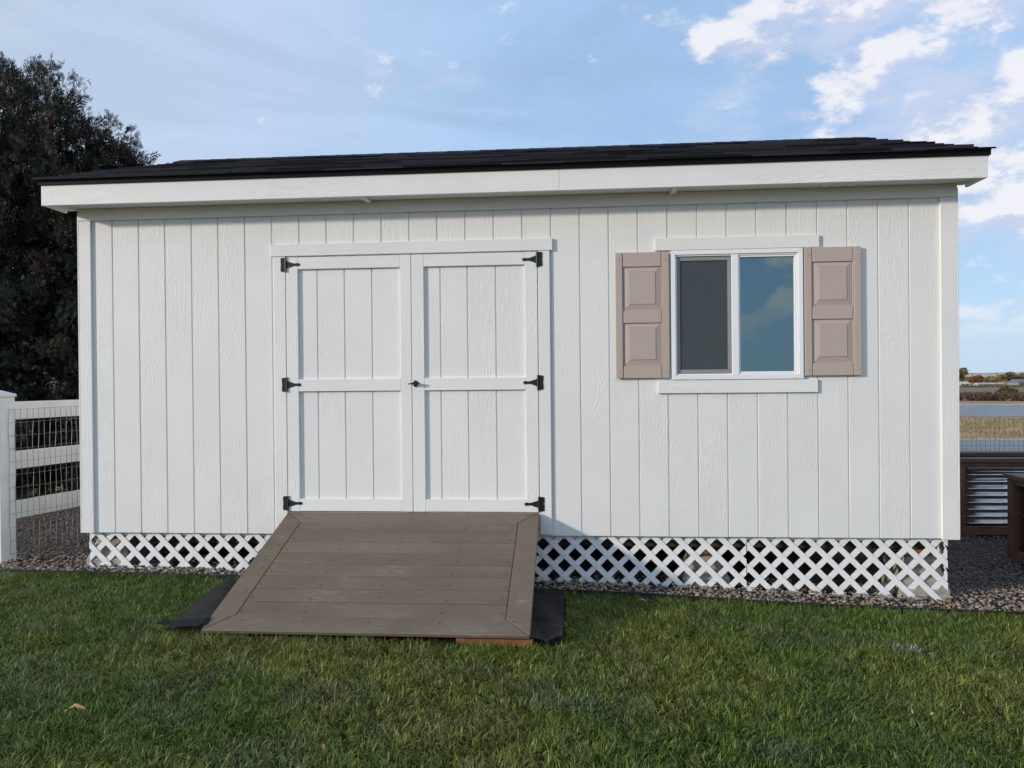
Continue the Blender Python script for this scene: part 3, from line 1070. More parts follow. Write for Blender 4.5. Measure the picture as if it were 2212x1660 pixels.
for i in range(NBD):
    ya = -BW - i * bwid - .0030; yb = -BW - (i + 1) * bwid + .0030
    o = ramp_poly('deck_board', [(BW + .0025, ya), (BW + .0025, yb), (RW - BW - .0025, yb), (RW - BW - .0025, ya)], M['deck'])
    o.location.z = random.uniform(-.0012, 0)
# screws, joined: a few millimetres each
V, F = [], []
def screw(x, y):
    b = len(V)
    for r_, z in ((.0052, .0004), (.004, .0018)):
        for i in range(6):
            t = 2 * PI * i / 6; V.append((x + r_ * math.cos(t), y + r_ * math.sin(t), z))
    F.append(tuple(range(b + 6, b + 12)))
    for i in range(6):
        j = (i + 1) % 6; F.append((b + i, b + j, b + 6 + j, b + 6 + i))
for i in range(NBD):
    y = -BW - (i + .72) * bwid
    for x in (BW + .03, .53, .92, 1.32, RW - BW - .03):
        screw(x + random.uniform(-.012, .012), y + random.uniform(-.012, .012))
for x in (.2, .55, .92, 1.32, 1.66):
    screw(x, -.095); screw(x, -RL + .09)
for k in range(5):
    screw(.1, -.2 - k * .26); screw(RW - .1, -.2 - k * .26)
o = mesh_from('screws', V, F, simple('bronze_screw', (.018, .014, .012), .5, .1)); o.parent = ramp; o['kind'] = 'stuff'
# stringers below
rot = ramp.rotation_euler.to_matrix()
for x in (.04, .5, .92, 1.36, RW - .06):
    c = Vector((x, 0, 0))
    L0, L1 = -.06, -RL + .10
    V = [(-.019, L0, -TH - .001), (.019, L0, -TH - .001), (.019, L1, -TH - .001), (-.019, L1, -TH - .001), (-.019, L0 - .04, -.15), (.019, L0 - .04, -.15), (.019, L1 + .33, -.15), (-.019, L1 + .33, -.15), (.019, L1, -.035), (-.019, L1, -.035)]
    F = [(0, 1, 2, 3), (5, 4, 7, 6), (0, 4, 5, 1), (1, 5, 6, 8, 2), (0, 3, 9, 7, 4), (3, 2, 8, 9), (9, 8, 6, 7)]
    mesh_from('stringer', V, F, M['treated'], ramp, (x, 0, 0))
o = box('front_sleeper', (0, 0, 0), (.42, .09, .045), M['treated'], None, .003)
tag(o, 'short orange treated timber block under the low front edge of the ramp', 'timber block')
o.location = (2.75 + .21, -1.225, -.315)

# ------------------------------------------------------------------ black fabric under the ramp
FAB = [(1.02, -1.30), (1.10, -1.20), (1.06, -0.95), (1.03, -0.72), (1.03, -0.53), (1.06, -0.36), (1.2, -.2), (3.09, -.21), (3.35, -0.37), (3.345, -0.8), (3.345, -1.24), (3.25, -1.29), (3.1, -1.26), (1.6, -1.26), (1.3, -1.31)]
def in_poly(X, Y, P):
    ins = np.zeros(X.shape, bool)
    n = len(P)
    for i in range(n):
        (xa, ya), (xb, yb) = P[i], P[(i + 1) % n]
        c = ((ya > Y) != (yb > Y)) & (X < (xb - xa) * (Y - ya) / (yb - ya + 1e-12) + xa)
        ins ^= c
    return ins
xs = np.linspace(1.0, 3.37, 120); ys = np.linspace(-1.36, -.18, 64)
X, Y = np.meshgrid(xs, ys)
ins = in_poly(X, Y, FAB)
Z = g(X) - .006 + +.040 * fbm(X * 7 + Y * 5, Y * 5.2, 31, 4) + .022 * np.abs(np.sin(X * 9 + Y * 5 + 3 * fbm(X * 2, Y * 2, 3, 2)))
Z = Z + .03 * np.exp(-((Y + 1.24) / .05) ** 2) * (X < 1.35)
Z = np.where((X > 1.42) & (X < 3.08), g(X) - .012, Z)
nx = len(xs)
ii = [(r_ * nx + c) for r_ in range(len(ys) - 1) for c in range(nx - 1) if ins[r_, c] and ins[r_ + 1, c] and ins[r_, c + 1] and ins[r_ + 1, c + 1]]
ii = np.array(ii)
F = np.stack([ii, ii + 1, ii + nx + 1, ii + nx], 1)
V = np.stack([X.ravel(), Y.ravel(), Z.ravel()], 1)
used = np.unique(F); remap = np.zeros(len(V), int); remap[used] = np.arange(len(used))
fab = fast('landscape_fabric', V[used], remap[F], M['fabric'], smooth=True)
tag(fab, 'crumpled black landscape fabric sticking out from under the ramp', 'fabric')

# plastic edging between gravel and lawn
def edging(xa, xb, lab):
    n = int((xb - xa) / .08) + 2
    x = np.linspace(xa, xb, n)
    y = edge_y(x) - .004; z = g(x)
    V = []
    for i in range(n):
        w = .004
        top = z[i] - .006 + .016 * vnoise(x[i] * 1.3, 0, 4)
        V += [(x[i], y[i] - w, z[i] - .06), (x[i], y[i] + w, z[i] - .06), (x[i], y[i] + w, top), (x[i], y[i] - w, top)]
    F = []
    for i in range(n - 1):
        for k in range(4):
            F.append((i * 4 + k, i * 4 + (k + 1) % 4, i * 4 + 4 + (k + 1) % 4, i * 4 + 4 + k))
    F += [(3, 2, 1, 0), tuple((n - 1) * 4 + k for k in range(4))]
    c = np.array([(xa + xb) / 2, edge_y((xa + xb) / 2), g((xa + xb) / 2)])
    o = mesh_from('lawn_edging', np.array(V) - c, F, M['edging'], None, c)
    tag(o, lab, 'edging')
edging(-2.6, 1.25, 'thin black edging strip between lawn and gravel on the fence side of the ramp')
edging(3.2, 9.0, 'thin black edging strip between lawn and gravel under the shuttered window')

# ------------------------------------------------------------------ gravel
def ico(sub=1):
    bm = bmesh.new(); bmesh.ops.create_icosphere(bm, subdivisions=sub, radius=1.0)
    V = np.array([v.co[:] for v in bm.verts]); F = np.array([[v.index for v in f.verts] for f in bm.faces]); bm.free()
    return V, F
IV, IF = ico(1)
def stones(name, X, Y, R, zoff, col, label=None):
    n = len(X)
    kinds = []
    for k in range(10):
        P = IV.copy()
        for q in range(7):
            d = RNG.normal(size=3); d /= np.linalg.norm(d)
            h = RNG.uniform(.55, .85); t = P @ d
            P = P - np.outer(np.clip(t - h, 0, None), d) * .9
        P += RNG.normal(size=P.shape) * .025
        kinds.append(P)
    kinds = np.array(kinds)
    kk = RNG.integers(0, 10, n)
    ang = RNG.uniform(0, 2 * PI, n)
    S = np.stack([R * RNG.uniform(.8, 1.35, n), R * RNG.uniform(.65, 1.0, n), R * RNG.uniform(.45, .75, n)], 1)
    P = kinds[kk] * S[:, None, :]
    tilt = RNG.normal(0, .35, n)
    ct, st = np.cos(tilt)[:, None], np.sin(tilt)[:, None]
    y2 = P[:, :, 1] * ct - P[:, :, 2] * st; z2 = P[:, :, 1] * st + P[:, :, 2] * ct
    ca, sa = np.cos(ang)[:, None], np.sin(ang)[:, None]
    x3 = P[:, :, 0] * ca - y2 * sa; y3 = P[:, :, 0] * sa + y2 * ca
    Zc = g(X) + zoff
    V = np.stack([x3 + X[:, None], y3 + Y[:, None], z2 + Zc[:, None]], 2).reshape(-1, 3)
    F = (IF[None] + (np.arange(n) * len(IV))[:, None, None]).reshape(-1, 3)
    o = fast(name, V, F, M['stones'], col=np.repeat(col, len(IV), 0), smooth=True)
    o['kind'] = 'stuff'
    return o
def stone_cols(n, tone):
    pal = np.array([(.19, .155, .12), (.25, .20, .15), (.15, .125, .105), (.30, .25, .19), (.20, .19, .18), (.11, .09, .075), (.24, .16, .11)])
    c = pal[RNG.integers(0, len(pal), n)] * tone * RNG.uniform(.75, 1.2, n)[:, None]
    return c
# front strip and under the shed edge
n = 7000
X = RNG.uniform(-2.6, 8.2, n); Y = edge_y(X) + .012 + RNG.random(n) ** 1.15 * .55
R = RNG.uniform(.009, .017, n)
go = stones('front_gravel', X, Y, R, RNG.uniform(-.014, .006, n), stone_cols(n, 1.25))
go['label'] = 'tan and brown river gravel strip along the lattice'; go['category'] = 'gravel'
n = 11000
X = np.concatenate([RNG.uniform(5.9, 8.6, n), RNG.uniform(-2.4, -.15, 4500)])
Y = np.concatenate([RNG.uniform(.2, 3.4, n), RNG.uniform(.2, 2.4, 4500)])
R = RNG.uniform(.006, .012, len(X))
go = stones('side_gravel', X, Y, R, RNG.uniform(-.014, .004, len(X)), stone_cols(len(X), .9) * .5 + .08)
go['label'] = 'grey brown gravel covering the ground at both ends of the shed'; go['category'] = 'gravel'

# ------------------------------------------------------------------ grass
def grass(n, x0, x1, y0, y1, seed, name, far=False):
    rg = np.random.default_rng(seed)
    X = rg.uniform(x0, x1, n); Y = rg.uniform(y0, y1, n)
    keep = (Y < edge_y(X) - .004 + .01 * rg.normal(size=n)) & ~in_poly(X, Y, FAB)
    keep &= ~((X > 1.33) & (X < 3.16) & (Y > -1.285))
    X, Y = X[keep], Y[keep]; n = len(X)
    clump = fbm(X * 5.5, Y * 5.5, 41, 3)
    fine = fbm(X * 26, Y * 26, 47, 2)
    big = fbm(X * 1.3, Y * 1.3, 43, 3)
    edge = np.clip((Y - edge_y(X)) / .28 + 1, 0, 1)
    H = (.019 + .016 * clump + .012 * fine) * rg.uniform(.6, 1.3, n) * (1 + .15 * edge)
    H = H * np.where((Y > -1.50) & (Y < -1.2) & (X > 1.1) & (X < 3.4), 1.35, 1.0)
    # blades lie over in drifts
    flow = 2 * PI * (fbm(X * 2.2, Y * 2.2, 51, 3) * 2.2) + 4 * PI * fbm(X * 9, Y * 9, 57, 2)
    az = flow + rg.normal(0, 1.1, n)
    lean = np.clip(rg.normal(.75, .30, n) + .5 * (fine - .5), .05, 1.35)
    wdt = rg.uniform(.0011, .0023, n)
    bold = rg.random(n) < .13
    wdt = np.where(bold, wdt * 1.35, wdt)
    L_b = np.where(bold, 1.08, 1.0)
    dxy = np.stack([np.cos(az), np.sin(az)], 1)
    face = az + PI / 2 + rg.normal(0, .6, n)
    sx_, sy2 = np.cos(face), np.sin(face)
    z0_ = g(X) - LAWN_DROP + 0.018 * (fbm(X * 1.1, Y * 1.1, 5, 3) - .5) - .004
    L = H * 1.2 * L_b
    m_off = dxy * (np.sin(lean * .55) * L * .55)[:, None]
    m_z = z0_ + np.cos(lean * .55) * L * .55
    t_off = m_off + dxy * (np.sin(lean * 1.55) * L * .55)[:, None]
    t_z = m_z + np.cos(lean * 1.55) * L * .55
    V = np.zeros((n, 5, 3))
    for k, (sg, w, ox, oy, z) in enumerate(((-1, 1, 0, 0, z0_), (1, 1, 0, 0, z0_), (-1, .85, m_off[:, 0], m_off[:, 1], m_z), (1, .85, m_off[:, 0], m_off[:, 1], m_z), (0, 0, t_off[:, 0], t_off[:, 1], t_z))):
        V[:, k, 0] = X + ox + sg * w * wdt * sx_; V[:, k, 1] = Y + oy + sg * w * wdt * sy2; V[:, k, 2] = z
    F = (np.array([[0, 1, 3], [0, 3, 2], [2, 3, 4]])[None] + (np.arange(n) * 5)[:, None, None]).reshape(-1, 3)
    # colours: deep green, olive and blue-grey drifts, a few straw blades
    t = np.clip((big - .5) * 2.6 + .5 + rg.normal(0, .22, n), 0, 1)[:, None]
    a = np.array([.100, .170, .026]); b = np.array([.195, .222, .046])
    c = a * (1 - t) + b * t
    u = np.clip((fbm(X * 3.1, Y * 3.1, 61, 3) - .56) * 5, 0, 1)[:, None] * .5
    c = c * (1 - u) + np.array([.14, .165, .085]) * u
    c *= (rg.uniform(.5, 1.2, n) + .75 * bold)[:, None]
    s = rg.random(n) < (.035 + .05 * (fine > .62))
    c[s] = np.array([.20, .165, .08]) * rg.uniform(.6, 1.2, s.sum())[:, None]
    # overspray of white paint on a patch of blades
    pd = ((X - 5.24) * math.cos(.5) + (Y + 1.0) * math.sin(-.5)) / .13, ((X - 5.24) * math.sin(.5) + (Y + 1.0) * math.cos(.5)) / .045
    pr = (pd[0] ** 2 + pd[1] ** 2 < rg.uniform(.1, 1.3, n)) & (rg.random(n) < .5)
    c[pr] = np.array([.55, .58, .60]) * rg.uniform(.5, 1.1, pr.sum())[:, None]
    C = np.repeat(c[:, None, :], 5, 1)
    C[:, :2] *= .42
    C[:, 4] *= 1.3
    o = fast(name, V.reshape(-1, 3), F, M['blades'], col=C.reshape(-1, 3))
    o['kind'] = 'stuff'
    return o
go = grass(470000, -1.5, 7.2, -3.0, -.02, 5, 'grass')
go['label'] = 'short green lawn grass in front of the shed'; go['category'] = 'grass'

# ------------------------------------------------------------------ fallen leaves and stalks
def leaf(x, y, size, rz, col, label, curl=.5, narrow=.45):
    rgl = np.random.default_rng(int(x * 1000))
    n, m_ = 9, 5
    V, F = [], []
    for i in range(n):
        t = i / (n - 1)
        w = narrow * math.sin(PI * min(1, t * .92 + .06)) ** .8 * (1 + .18 * math.sin(t * 19))
        for j in range(m_):
            s = (j / (m_ - 1) - .5) * 2
            V.append(((t - .5) * size, s * w * size * .5, (abs(s) * curl * .35 * w + .22 * curl * math.sin(t * PI * 1.3) + .03 * rgl.normal()) * size))
    for i in range(n - 1):
        for j in range(m_ - 1):
            q = i * m_ + j; F.append((q, q + m_, q + m_ + 1, q + 1))
    k = len(V)
    V += [(-.5 * size, -.008 * size, 0), (-.5 * size, .008 * size, 0), (-.72 * size, .006 * size, .03 * size), (-.72 * size, -.006 * size, .03 * size)]
    F.append((k, k + 1, k + 2, k + 3))
    mm = simple('dry_leaf', col, .6, .3, 60, .3, 200)
    o = mesh_from('fallen_leaf', V, F, mm, None, (x, y, float(g(x)) + .020), True)
    o.rotation_euler = (random.uniform(-.3, .3), random.uniform(-.3, .2), rz)
    tag(o, label, 'leaf', 'fallen leaves on the lawn')
leaf(1.312, -2.315, .085, .35, (.55, .33, .10), 'yellow curled leaf lying alone on the open lawn', .7, .42)
leaf(2.438, -2.521, .060, -1.1, (.42, .24, .09), 'narrow tan shrivelled leaf on the lawn in front of the ramp', .6, .22)
leaf(3.823, -.446, .055, -.4, (.45, .40, .30), 'small pale dry leaf on the grass just below the gravel edge', .4, .2)
leaf(4.853, -1.905, .045, 1.3, (.48, .40, .22), 'short straw coloured leaf on the lawn near the white paint patch', .4, .2)
leaf(4.93, -1.93, .04, .6, (.48, .38, .20), 'curled buff leaf scrap beside the straw coloured leaf', .7, .3)

# ------------------------------------------------------------------ white rail fences with wire
def wire_grid(name, L, z0, z1, sx_, sz, parent, y, mat, r=.0014, jitter=.0):
    V, F = [], []
    def bar(a, b):
        k = len(V)
        if abs(a[0] - b[0]) > abs(a[2] - b[2]):
            off = [(0, -r, -r), (0, r, -r), (0, r, r), (0, -r, r)]
        else:
            off = [(-r, -r, 0), (r, -r, 0), (r, r, 0), (-r, r, 0)]
        for p in (a, b):
            V.extend([(p[0] + o_[0], p[1] + o_[1], p[2] + o_[2]) for o_ in off])
        F.extend([(k + i, k + (i + 1) % 4, k + 4 + (i + 1) % 4, k + 4 + i) for i in range(4)])
    zs = np.arange(z0, z1 + .001, sz)
    def wob(x, z): return (x + jitter * math.sin(z * 17 + x * 40) * .6, y - .004 - jitter * (.5 + .5 * math.sin(z * 11 + x * 7)), z + jitter * math.sin(x * 9 + z * 3) * .5)
    nxs = int(L / sx_)
    for i in range(nxs + 1):
        x = i * sx_
        for a, b in zip(zs[:-1], zs[1:]): bar(wob(x, a), wob(x, b))
    for z in zs:
        for i in range(nxs): bar(wob(i * sx_, z), wob((i + 1) * sx_, z))
    return mesh_from(name, V, F, mat, parent)


def rail_fence(name, p0, p1, posts, rails, ptop, zbase, label, wire, rails_w=.14):
    d = Vector((p1[0] - p0[0], p1[1] - p0[1]))
    L = d.length
    rz = math.atan2(d.y, d.x)
    t = empty(name, (p0[0], p0[1], zbase), rz)
    tag(t, label, 'fence', 'white rail fences with wire')
    for s in posts:
        o = box('post', (s - .0635, -.0635, -.1), (s + .0635, .0635, ptop - zbase - .03), M['fence_vinyl'], t, .004)
        V = [(-.07, -.07, 0), (.07, -.07, 0), (.07, .07, 0), (-.07, .07, 0), (-.07, -.07, .02), (.07, -.07, .02), (.07, .07, .02), (-.07, .07, .02), (0, 0, .05)]
        mesh_from('cap', V, [(3, 2, 1, 0), (0, 1, 5, 4), (1, 2, 6, 5), (2, 3, 7, 6), (3, 0, 4, 7), (4, 5, 8), (5, 6, 8), (6, 7, 8), (7, 4, 8)], M['fence_vinyl'], o, (0, 0, (ptop - zbase - .03 + .1) / 2 + .0008))
    for z in rails:
        ps = [0] + [s for s in posts if 0.05 < s < L - .05] + [L]
        for a, b in zip(ps[:-1], ps[1:]):
            box('rail', (a + (.064 if a in posts else 0), -.019, z - rails_w - zbase), (b - (.064 if b in posts else 0), .019, z - zbase), M['fence_vinyl'], t, .004)
    z0, z1, sx_, sz, y, jit = wire
    wire_grid('wire_mesh', L, z0 - zbase, z1 - zbase, sx_, sz, t, y, M['wire'], .0012, jit)
    return t
rail_fence('rail_fence', (-1.005, .14), (-0.47, 2.55), [0, 2.40], [.975, .585, .195, ], 1.045, -.25,
           'white vinyl rail fence with loose wire beside the dark conifer', (-.20, .945, .0508, .1016, -.067, .006))
rail_fence('rail_fence', (4.1, 3.78), (12.6, 3.62), [0, 2.44, 4.94, 7.38], [.777, .378, -.02], .85, -.5,
           'bluish white rail fence with wire in front of the dry field', (-.40, .70, .0508, .1016, -.067, .0012))

# ------------------------------------------------------------------ raised planters
def planter(x0, x1, y0, y1, ztop, zb, label):
    org = ((x0 + x1) / 2, (y0 + y1) / 2, zb)
    t = empty('raised_planter', org)
    tag(t, label, 'planter', 'raised garden planters')
    pw = .085
    for xx in (x0, x1 - pw):
        for yy in (y0, y1 - pw):
            box('corner_post', (xx, yy, zb), (xx + pw, yy + pw, ztop - .042), M['planter_wood'], t, .003, org)
    rw = .11
    box('rim', (x0 - .025, y0 - .025, ztop - .038), (x1 + .025, y0 - .025 + rw, ztop), M['planter_trim'], t, .003, org)
    box('rim', (x0 - .025, y1 + .025 - rw, ztop - .038), (x1 + .025, y1 + .025, ztop), M['planter_trim'], t, .003, org)
    box('rim', (x0 - .025, y0 - .025 + rw + .001, ztop - .0385), (x0 - .025 + rw, y1 + .025 - rw - .001, ztop - .0005), M['planter_trim'], t, .003, org)
    box('rim', (x1 + .025 - rw, y0 - .025 + rw + .001, ztop - .0385), (x1 + .025, y1 + .025 - rw - .001, ztop - .0005), M['planter_trim'], t, .003, org)
    for z0_, z1_ in ((zb + .004, zb + .09), (ztop - .085, ztop - .0395)):
        box('frame_rail', (x0 + pw + .001, y0 + .006, z0_), (x1 - pw - .001, y0 + .044, z1_), M['planter_trim'], t, .003, org)
        box('frame_rail', (x0 + pw + .001, y1 - .044, z0_), (x1 - pw - .001, y1 - .006, z1_), M['planter_trim'], t, .003, org)
        box('frame_rail', (x0 + .006, y0 + pw + .001, z0_), (x0 + .044, y1 - pw - .001, z1_), M['planter_trim'], t, .003, org)
        box('frame_rail', (x1 - .044, y0 + pw + .001, z0_), (x1 - .006, y1 - pw - .001, z1_), M['planter_trim'], t, .003, org)
    # corrugated sheets, ribs lying
    za, zc = zb + .06, ztop - .05
    P = .068; n = int((zc - za) / P * 12)
    prof = [((zc - za) * i / n, .015 * (2 / PI) * math.asin(.96 * math.sin(2 * PI * ((zc - za) * i / n) / P))) for i in range(n + 1)]
    def sheet_(a, b, horizontal):
        V, F = [], []
        for z, o_ in prof:
            if horizontal: V += [(a[0], a[1] + o_, za + z), (b[0], b[1] + o_, za + z)]
            else: V += [(a[0] + o_, a[1], za + z), (b[0] + o_, b[1], za + z)]
        for i in range(n): F.append((2 * i, 2 * i + 1, 2 * i + 3, 2 * i + 2))
        V = [(v[0] - org[0], v[1] - org[1], v[2] - org[2]) for v in V]
        o = mesh_from('corrugated_sheet', V, F, M['zinc'], t, smooth=True)
        sm = o.modifiers.new('thickness', 'SOLIDIFY'); sm.thickness = .0015
    sheet_((x0 + .05, y0 + .058), (x1 - .05, y0 + .058), True)
    sheet_((x0 + .05, y1 - .058), (x1 - .05, y1 - .058), True)
    sheet_((x0 + .058, y0 + .05), (x0 + .058, y1 - .05), False)
    sheet_((x1 - .058, y0 + .05), (x1 - .058, y1 - .05), False)
    box('soil', (x0 + .075, y0 + .075, zb + .02), (x1 - .075, y1 - .075, ztop - .09), M['soil'], t, 0, org)
planter(7.125, 9.3, 2.30, 2.95, .305, -.45, 'brown framed raised planter with bright corrugated sides, parallel to the rail fence')
planter(7.075, 8.2, -.55, 1.36, .275, -.45, 'dark brown wooden raised planter set end-on beside the gravel')

# ------------------------------------------------------------------ big conifer on the left
def spray_template():
    T, F = [], []
    def kite(p, d, L, w):
        k = len(T)
        n_ = np.array([-d[1], d[0]])
        for q in (p, p + d * L * .45 + n_ * w, p + d * L, p + d * L * .45 - n_ * w):
            T.append((q[0], 0, q[1]))
        F.append((k, k + 1, k + 2)); F.append((k, k + 2, k + 3))
    kite(np.array([0, 0.]), np.array([0, 1.]), 1.0, .035)
    for i, (t, sgn) in enumerate(((.12, 1), (.2, -1), (.32, 1), (.42, -1), (.54, 1), (.64, -1), (.76, 1))):
        a = math.radians(38 + 6 * (i % 3)) * sgn
        kite(np.array([0, t]), np.array([math.sin(a), math.cos(a)]), .50 * (1.15 - t * .75), .040)
    T = np.array(T); T[:, 1] += .05 * np.sin(T[:, 0] * 9) + .10 * T[:, 2] ** 2
    return T, np.array(F)
ST, SF = spray_template()

def place(T, F, pos, dirs, size, roll, rng):
    """instances of template (z along dirs)"""
    n = len(pos)
    d = dirs / np.linalg.norm(dirs, axis=1)[:, None]
    ref = np.where(np.abs(d[:, 2:3]) > .9, np.array([[1., 0, 0]]), np.array([[0, 0, 1.]]))
    a = np.cross(ref, d); a /= np.linalg.norm(a, axis=1)[:, None]
    b = np.cross(d, a)
    c, s = np.cos(roll)[:, None], np.sin(roll)[:, None]
    a2 = a * c + b * s; b2 = b * c - a * s
    V = (T[None, :, 0, None] * a2[:, None] + T[None, :, 1, None] * b2[:, None] + T[None, :, 2, None] * d[:, None]) * size[:, None, None] + pos[:, None]
    FF = (F[None] + (np.arange(n) * len(T))[:, None, None]).reshape(-1, 3)
    return V.reshape(-1, 3), FF


def conifer():
    rg = np.random.default_rng(77)
    base = Vector((-4.3, 4.2, float(g(-4.3)) - .05))
    t = empty('conifer_tree', base)
    tag(t, 'tall dark cone-laden conifer behind the white rail fence', 'tree')
    B = np.array(base)
    lobes = [((-4.25, 4.1, 3.1), (1.65, 1.4, 2.36)), ((-3.32, 3.9, 3.3), (.88, .85, 1.78)), ((-2.68, 4.0, 3.2), (.66, .6, 1.12)), ((-2.30, 4.05, 3.35), (.34, .35, .92)),
             ((-3.5, 4.0, 1.3), (1.55, 1.2, 1.9)), ((-5.2, 4.0, 2.4), (1.3, 1.3, 2.6)), ((-2.4, 4.2, 1.6), (.75, .8, 1.5)), ((-4.6, 3.9, .9), (1.4, 1.3, 1.3)), ((-3.2, 3.55, .35), (1.35, .8, .85)), ((-2.2, 3.9, .45), (.8, .7, .9))]
    pos, dr_, size, kind = [], [], [], []
    plume_tips = []
    for (c, r) in lobes:
        c = np.array(c); r = np.array(r)
        area = (r[0] * r[2] + r[1] * r[2] + r[0] * r[1])
        npl = int((38 if c[0] > -4.4 else 12) * area)
        for k in range(npl):
            u = rg.normal(size=3); u /= np.linalg.norm(u)
            if u[1] > .35: continue
            p = c + u * r * rg.uniform(.66, 1.0)
            if p[2] < -.25: continue
            axis_ = u * np.array([.75, .75, .45]) + np.array([0, 0, .75]) + rg.normal(0, .22, 3)
            axis_ /= np.linalg.norm(axis_)
            L = rg.uniform(.16, .36)
            m_ = int(rg.integers(45, 80))
            s = rg.random(m_)
            q = p + axis_ * (s * L)[:, None] + rg.normal(0, .095, (m_, 3)) * (1.15 - s * .8)[:, None]
            pos.append(q); dr_.append(axis_ * 1.0 + rg.normal(0, .52, (m_, 3))); size.append(rg.uniform(.05, .115, m_))
            plume_tips.append(p + axis_ * L * rg.uniform(.5, .9))
            # brownish seed-bearing plumes high up, green below, a few golden ones
            hgt = np.clip((p[2] - .8) / 3.2, 0, 1)
            x = rg.random()
            if x < .10 + .45 * hgt: base_c = np.array([.056, .044, .036])
            elif x < .14 + .45 * hgt and p[2] > 2.0: base_c = np.array([.12, .092, .052])
            else: base_c = np.array([.028, .044, .027])
            if p[0] < -3.55 and 2.2 < p[2] < 3.9 and rg.random() < .45: base_c = np.array([.13, .10, .055])
            kind.append(base_c * rg.uniform(.6, 1.35, m_)[:, None])
        # filler sprays added inside the crown, its inner shade put into their colour
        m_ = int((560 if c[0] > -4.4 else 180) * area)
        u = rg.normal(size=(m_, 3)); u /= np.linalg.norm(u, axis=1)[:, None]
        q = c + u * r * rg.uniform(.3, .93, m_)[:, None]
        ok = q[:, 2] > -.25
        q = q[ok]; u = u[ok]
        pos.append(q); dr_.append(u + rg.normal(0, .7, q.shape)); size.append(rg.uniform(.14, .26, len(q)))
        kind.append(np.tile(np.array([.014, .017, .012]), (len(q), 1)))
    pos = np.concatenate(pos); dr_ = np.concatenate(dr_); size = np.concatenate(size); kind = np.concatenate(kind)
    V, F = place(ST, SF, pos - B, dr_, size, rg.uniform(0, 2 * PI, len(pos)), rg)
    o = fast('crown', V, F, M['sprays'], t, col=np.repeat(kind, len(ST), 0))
    # seed cones in clusters
    OV = np.array([(1, 0, 0), (-1, 0, 0), (0, 1, 0), (0, -1, 0), (0, 0, 1.2), (0, 0, -1.2)], float); OF = np.array([(0, 2, 4), (2, 1, 4), (1, 3, 4), (3, 0, 4), (2, 0, 5), (1, 2, 5), (3, 1, 5), (0, 3, 5)])
    cp = []
    tips = [q for q in plume_tips if q[2] > .3]
    for q in tips:
        if rg.random() > .42: continue
        m_ = int(rg.integers(4, 14))
        cp.append(q + rg.normal(0, .05, (m_, 3)))
    cp = np.concatenate(cp)
    V, F = place(OV, OF, cp - B, rg.normal(size=cp.shape), rg.uniform(.011, .021, len(cp)), rg.uniform(0, 6, len(cp)), rg)
    cc = np.array([.105, .082, .068]) * rg.uniform(.5, 1.3, len(cp))[:, None]
    o = fast('seed_cones', V, F, M['sprays'], t, col=np.repeat(cc, 6, 0)); o['kind'] = 'stuff'
    # trunk and limbs
    V, F = [], []
    def limb(a, b, ra, rb, n=8):
        a = Vector(a); b = Vector(b); d = (b - a).normalized()
        x_ = d.orthogonal().normalized(); y_ = d.cross(x_)
        k = len(V)
        for p, r_ in ((a, ra), ((a + b) / 2 + x_ * ra * .3, (ra + rb) / 2), (b, rb)):
            for i in range(n):
                th = 2 * PI * i / n
                V.append(tuple(p + x_ * r_ * math.cos(th) + y_ * r_ * math.sin(th)))
        for q in range(2):
            for i in range(n):
                j = (i + 1) % n; F.append((k + q * n + i, k + q * n + j, k + q * n + n + j, k + q * n + n + i))
    limb((0, 0, -.1), (0, 0, 2.6), .22, .14); limb((0, 0, 2.5), (-.05, -.05, 5.2), .14, .03)
    for c, r in lobes[1:]:
        limb((0, 0, .8 + .3 * rg.random()), (c[0] - B[0], c[1] - B[1], c[2] - B[2] + .5), .08, .02)
    mesh_from('trunk', V, F, M['bark'], t, smooth=True)
conifer()

# ------------------------------------------------------------------ far things beyond the field
def leaf_crown(name, c, r, n, cols, parent, rg, lsz, org):
    u = rg.normal(size=(n, 3)); u /= np.linalg.norm(u, axis=1)[:, None]
    sub = rg.integers(0, 9, n)
    cs = rg.normal(0, .42, (9, 3)); cs[:, 2] = cs[:, 2] * .9 + .05
    p = np.array(c) + (cs[sub] * .75 + u * rg.uniform(.25, .52, n)[:, None]) * np.array(r)
    T = np.array([(-.5, 0, 0), (.5, 0, 0), (.4, .1, .9), (-.4, .1, .9)]); F = np.array([(0, 1, 2), (0, 2, 3)])
    V, FF = place(T, F, p - np.array(org), rg.normal(size=(n, 3)), rg.uniform(.6, 1.3, n) * lsz, rg.uniform(0, 6, n), rg)
    cc = np.array(cols)[rg.integers(0, len(cols), n)] * rg.uniform(.6, 1.25, n)[:, None]
    fast(name, V, FF, M['leaves'], parent, col=np.repeat(cc, 4, 0))


def far_tree(px, pyb, dist, w, h, cols, label, seed, trunk=.22):
    rg = np.random.default_rng(seed)
    P = at_dist(px, pyb, dist)
    z = float(terrain_z(np.array(P.x), np.array(P.y)))
    org = (P.x, P.y, z - .1)
    t = empty('tree', org)
    tag(t, label, 'tree', 'autumn trees beyond the field')
    leaf_crown('crown', (P.x, P.y, z + h * (.5 + trunk / 2)), (w / 2, w / 2, h * (1 - trunk) / 2 * 1.12), 1100, cols, t, rg, w * .085, org)
    V = []; F = []
    for zz, r_ in ((0, .035 * h), (h * .35, .022 * h), (h * .75, .006 * h)):
        for i in range(6):
            V.append((r_ * math.cos(i * PI / 3), r_ * math.sin(i * PI / 3), zz))
    for k in range(2):
        for i in range(6):
            j = (i + 1) % 6; F.append((k * 6 + i, k * 6 + j, k * 6 + 6 + j, k * 6 + 6 + i))
    mesh_from('trunk', V, F, M['bark'], t)


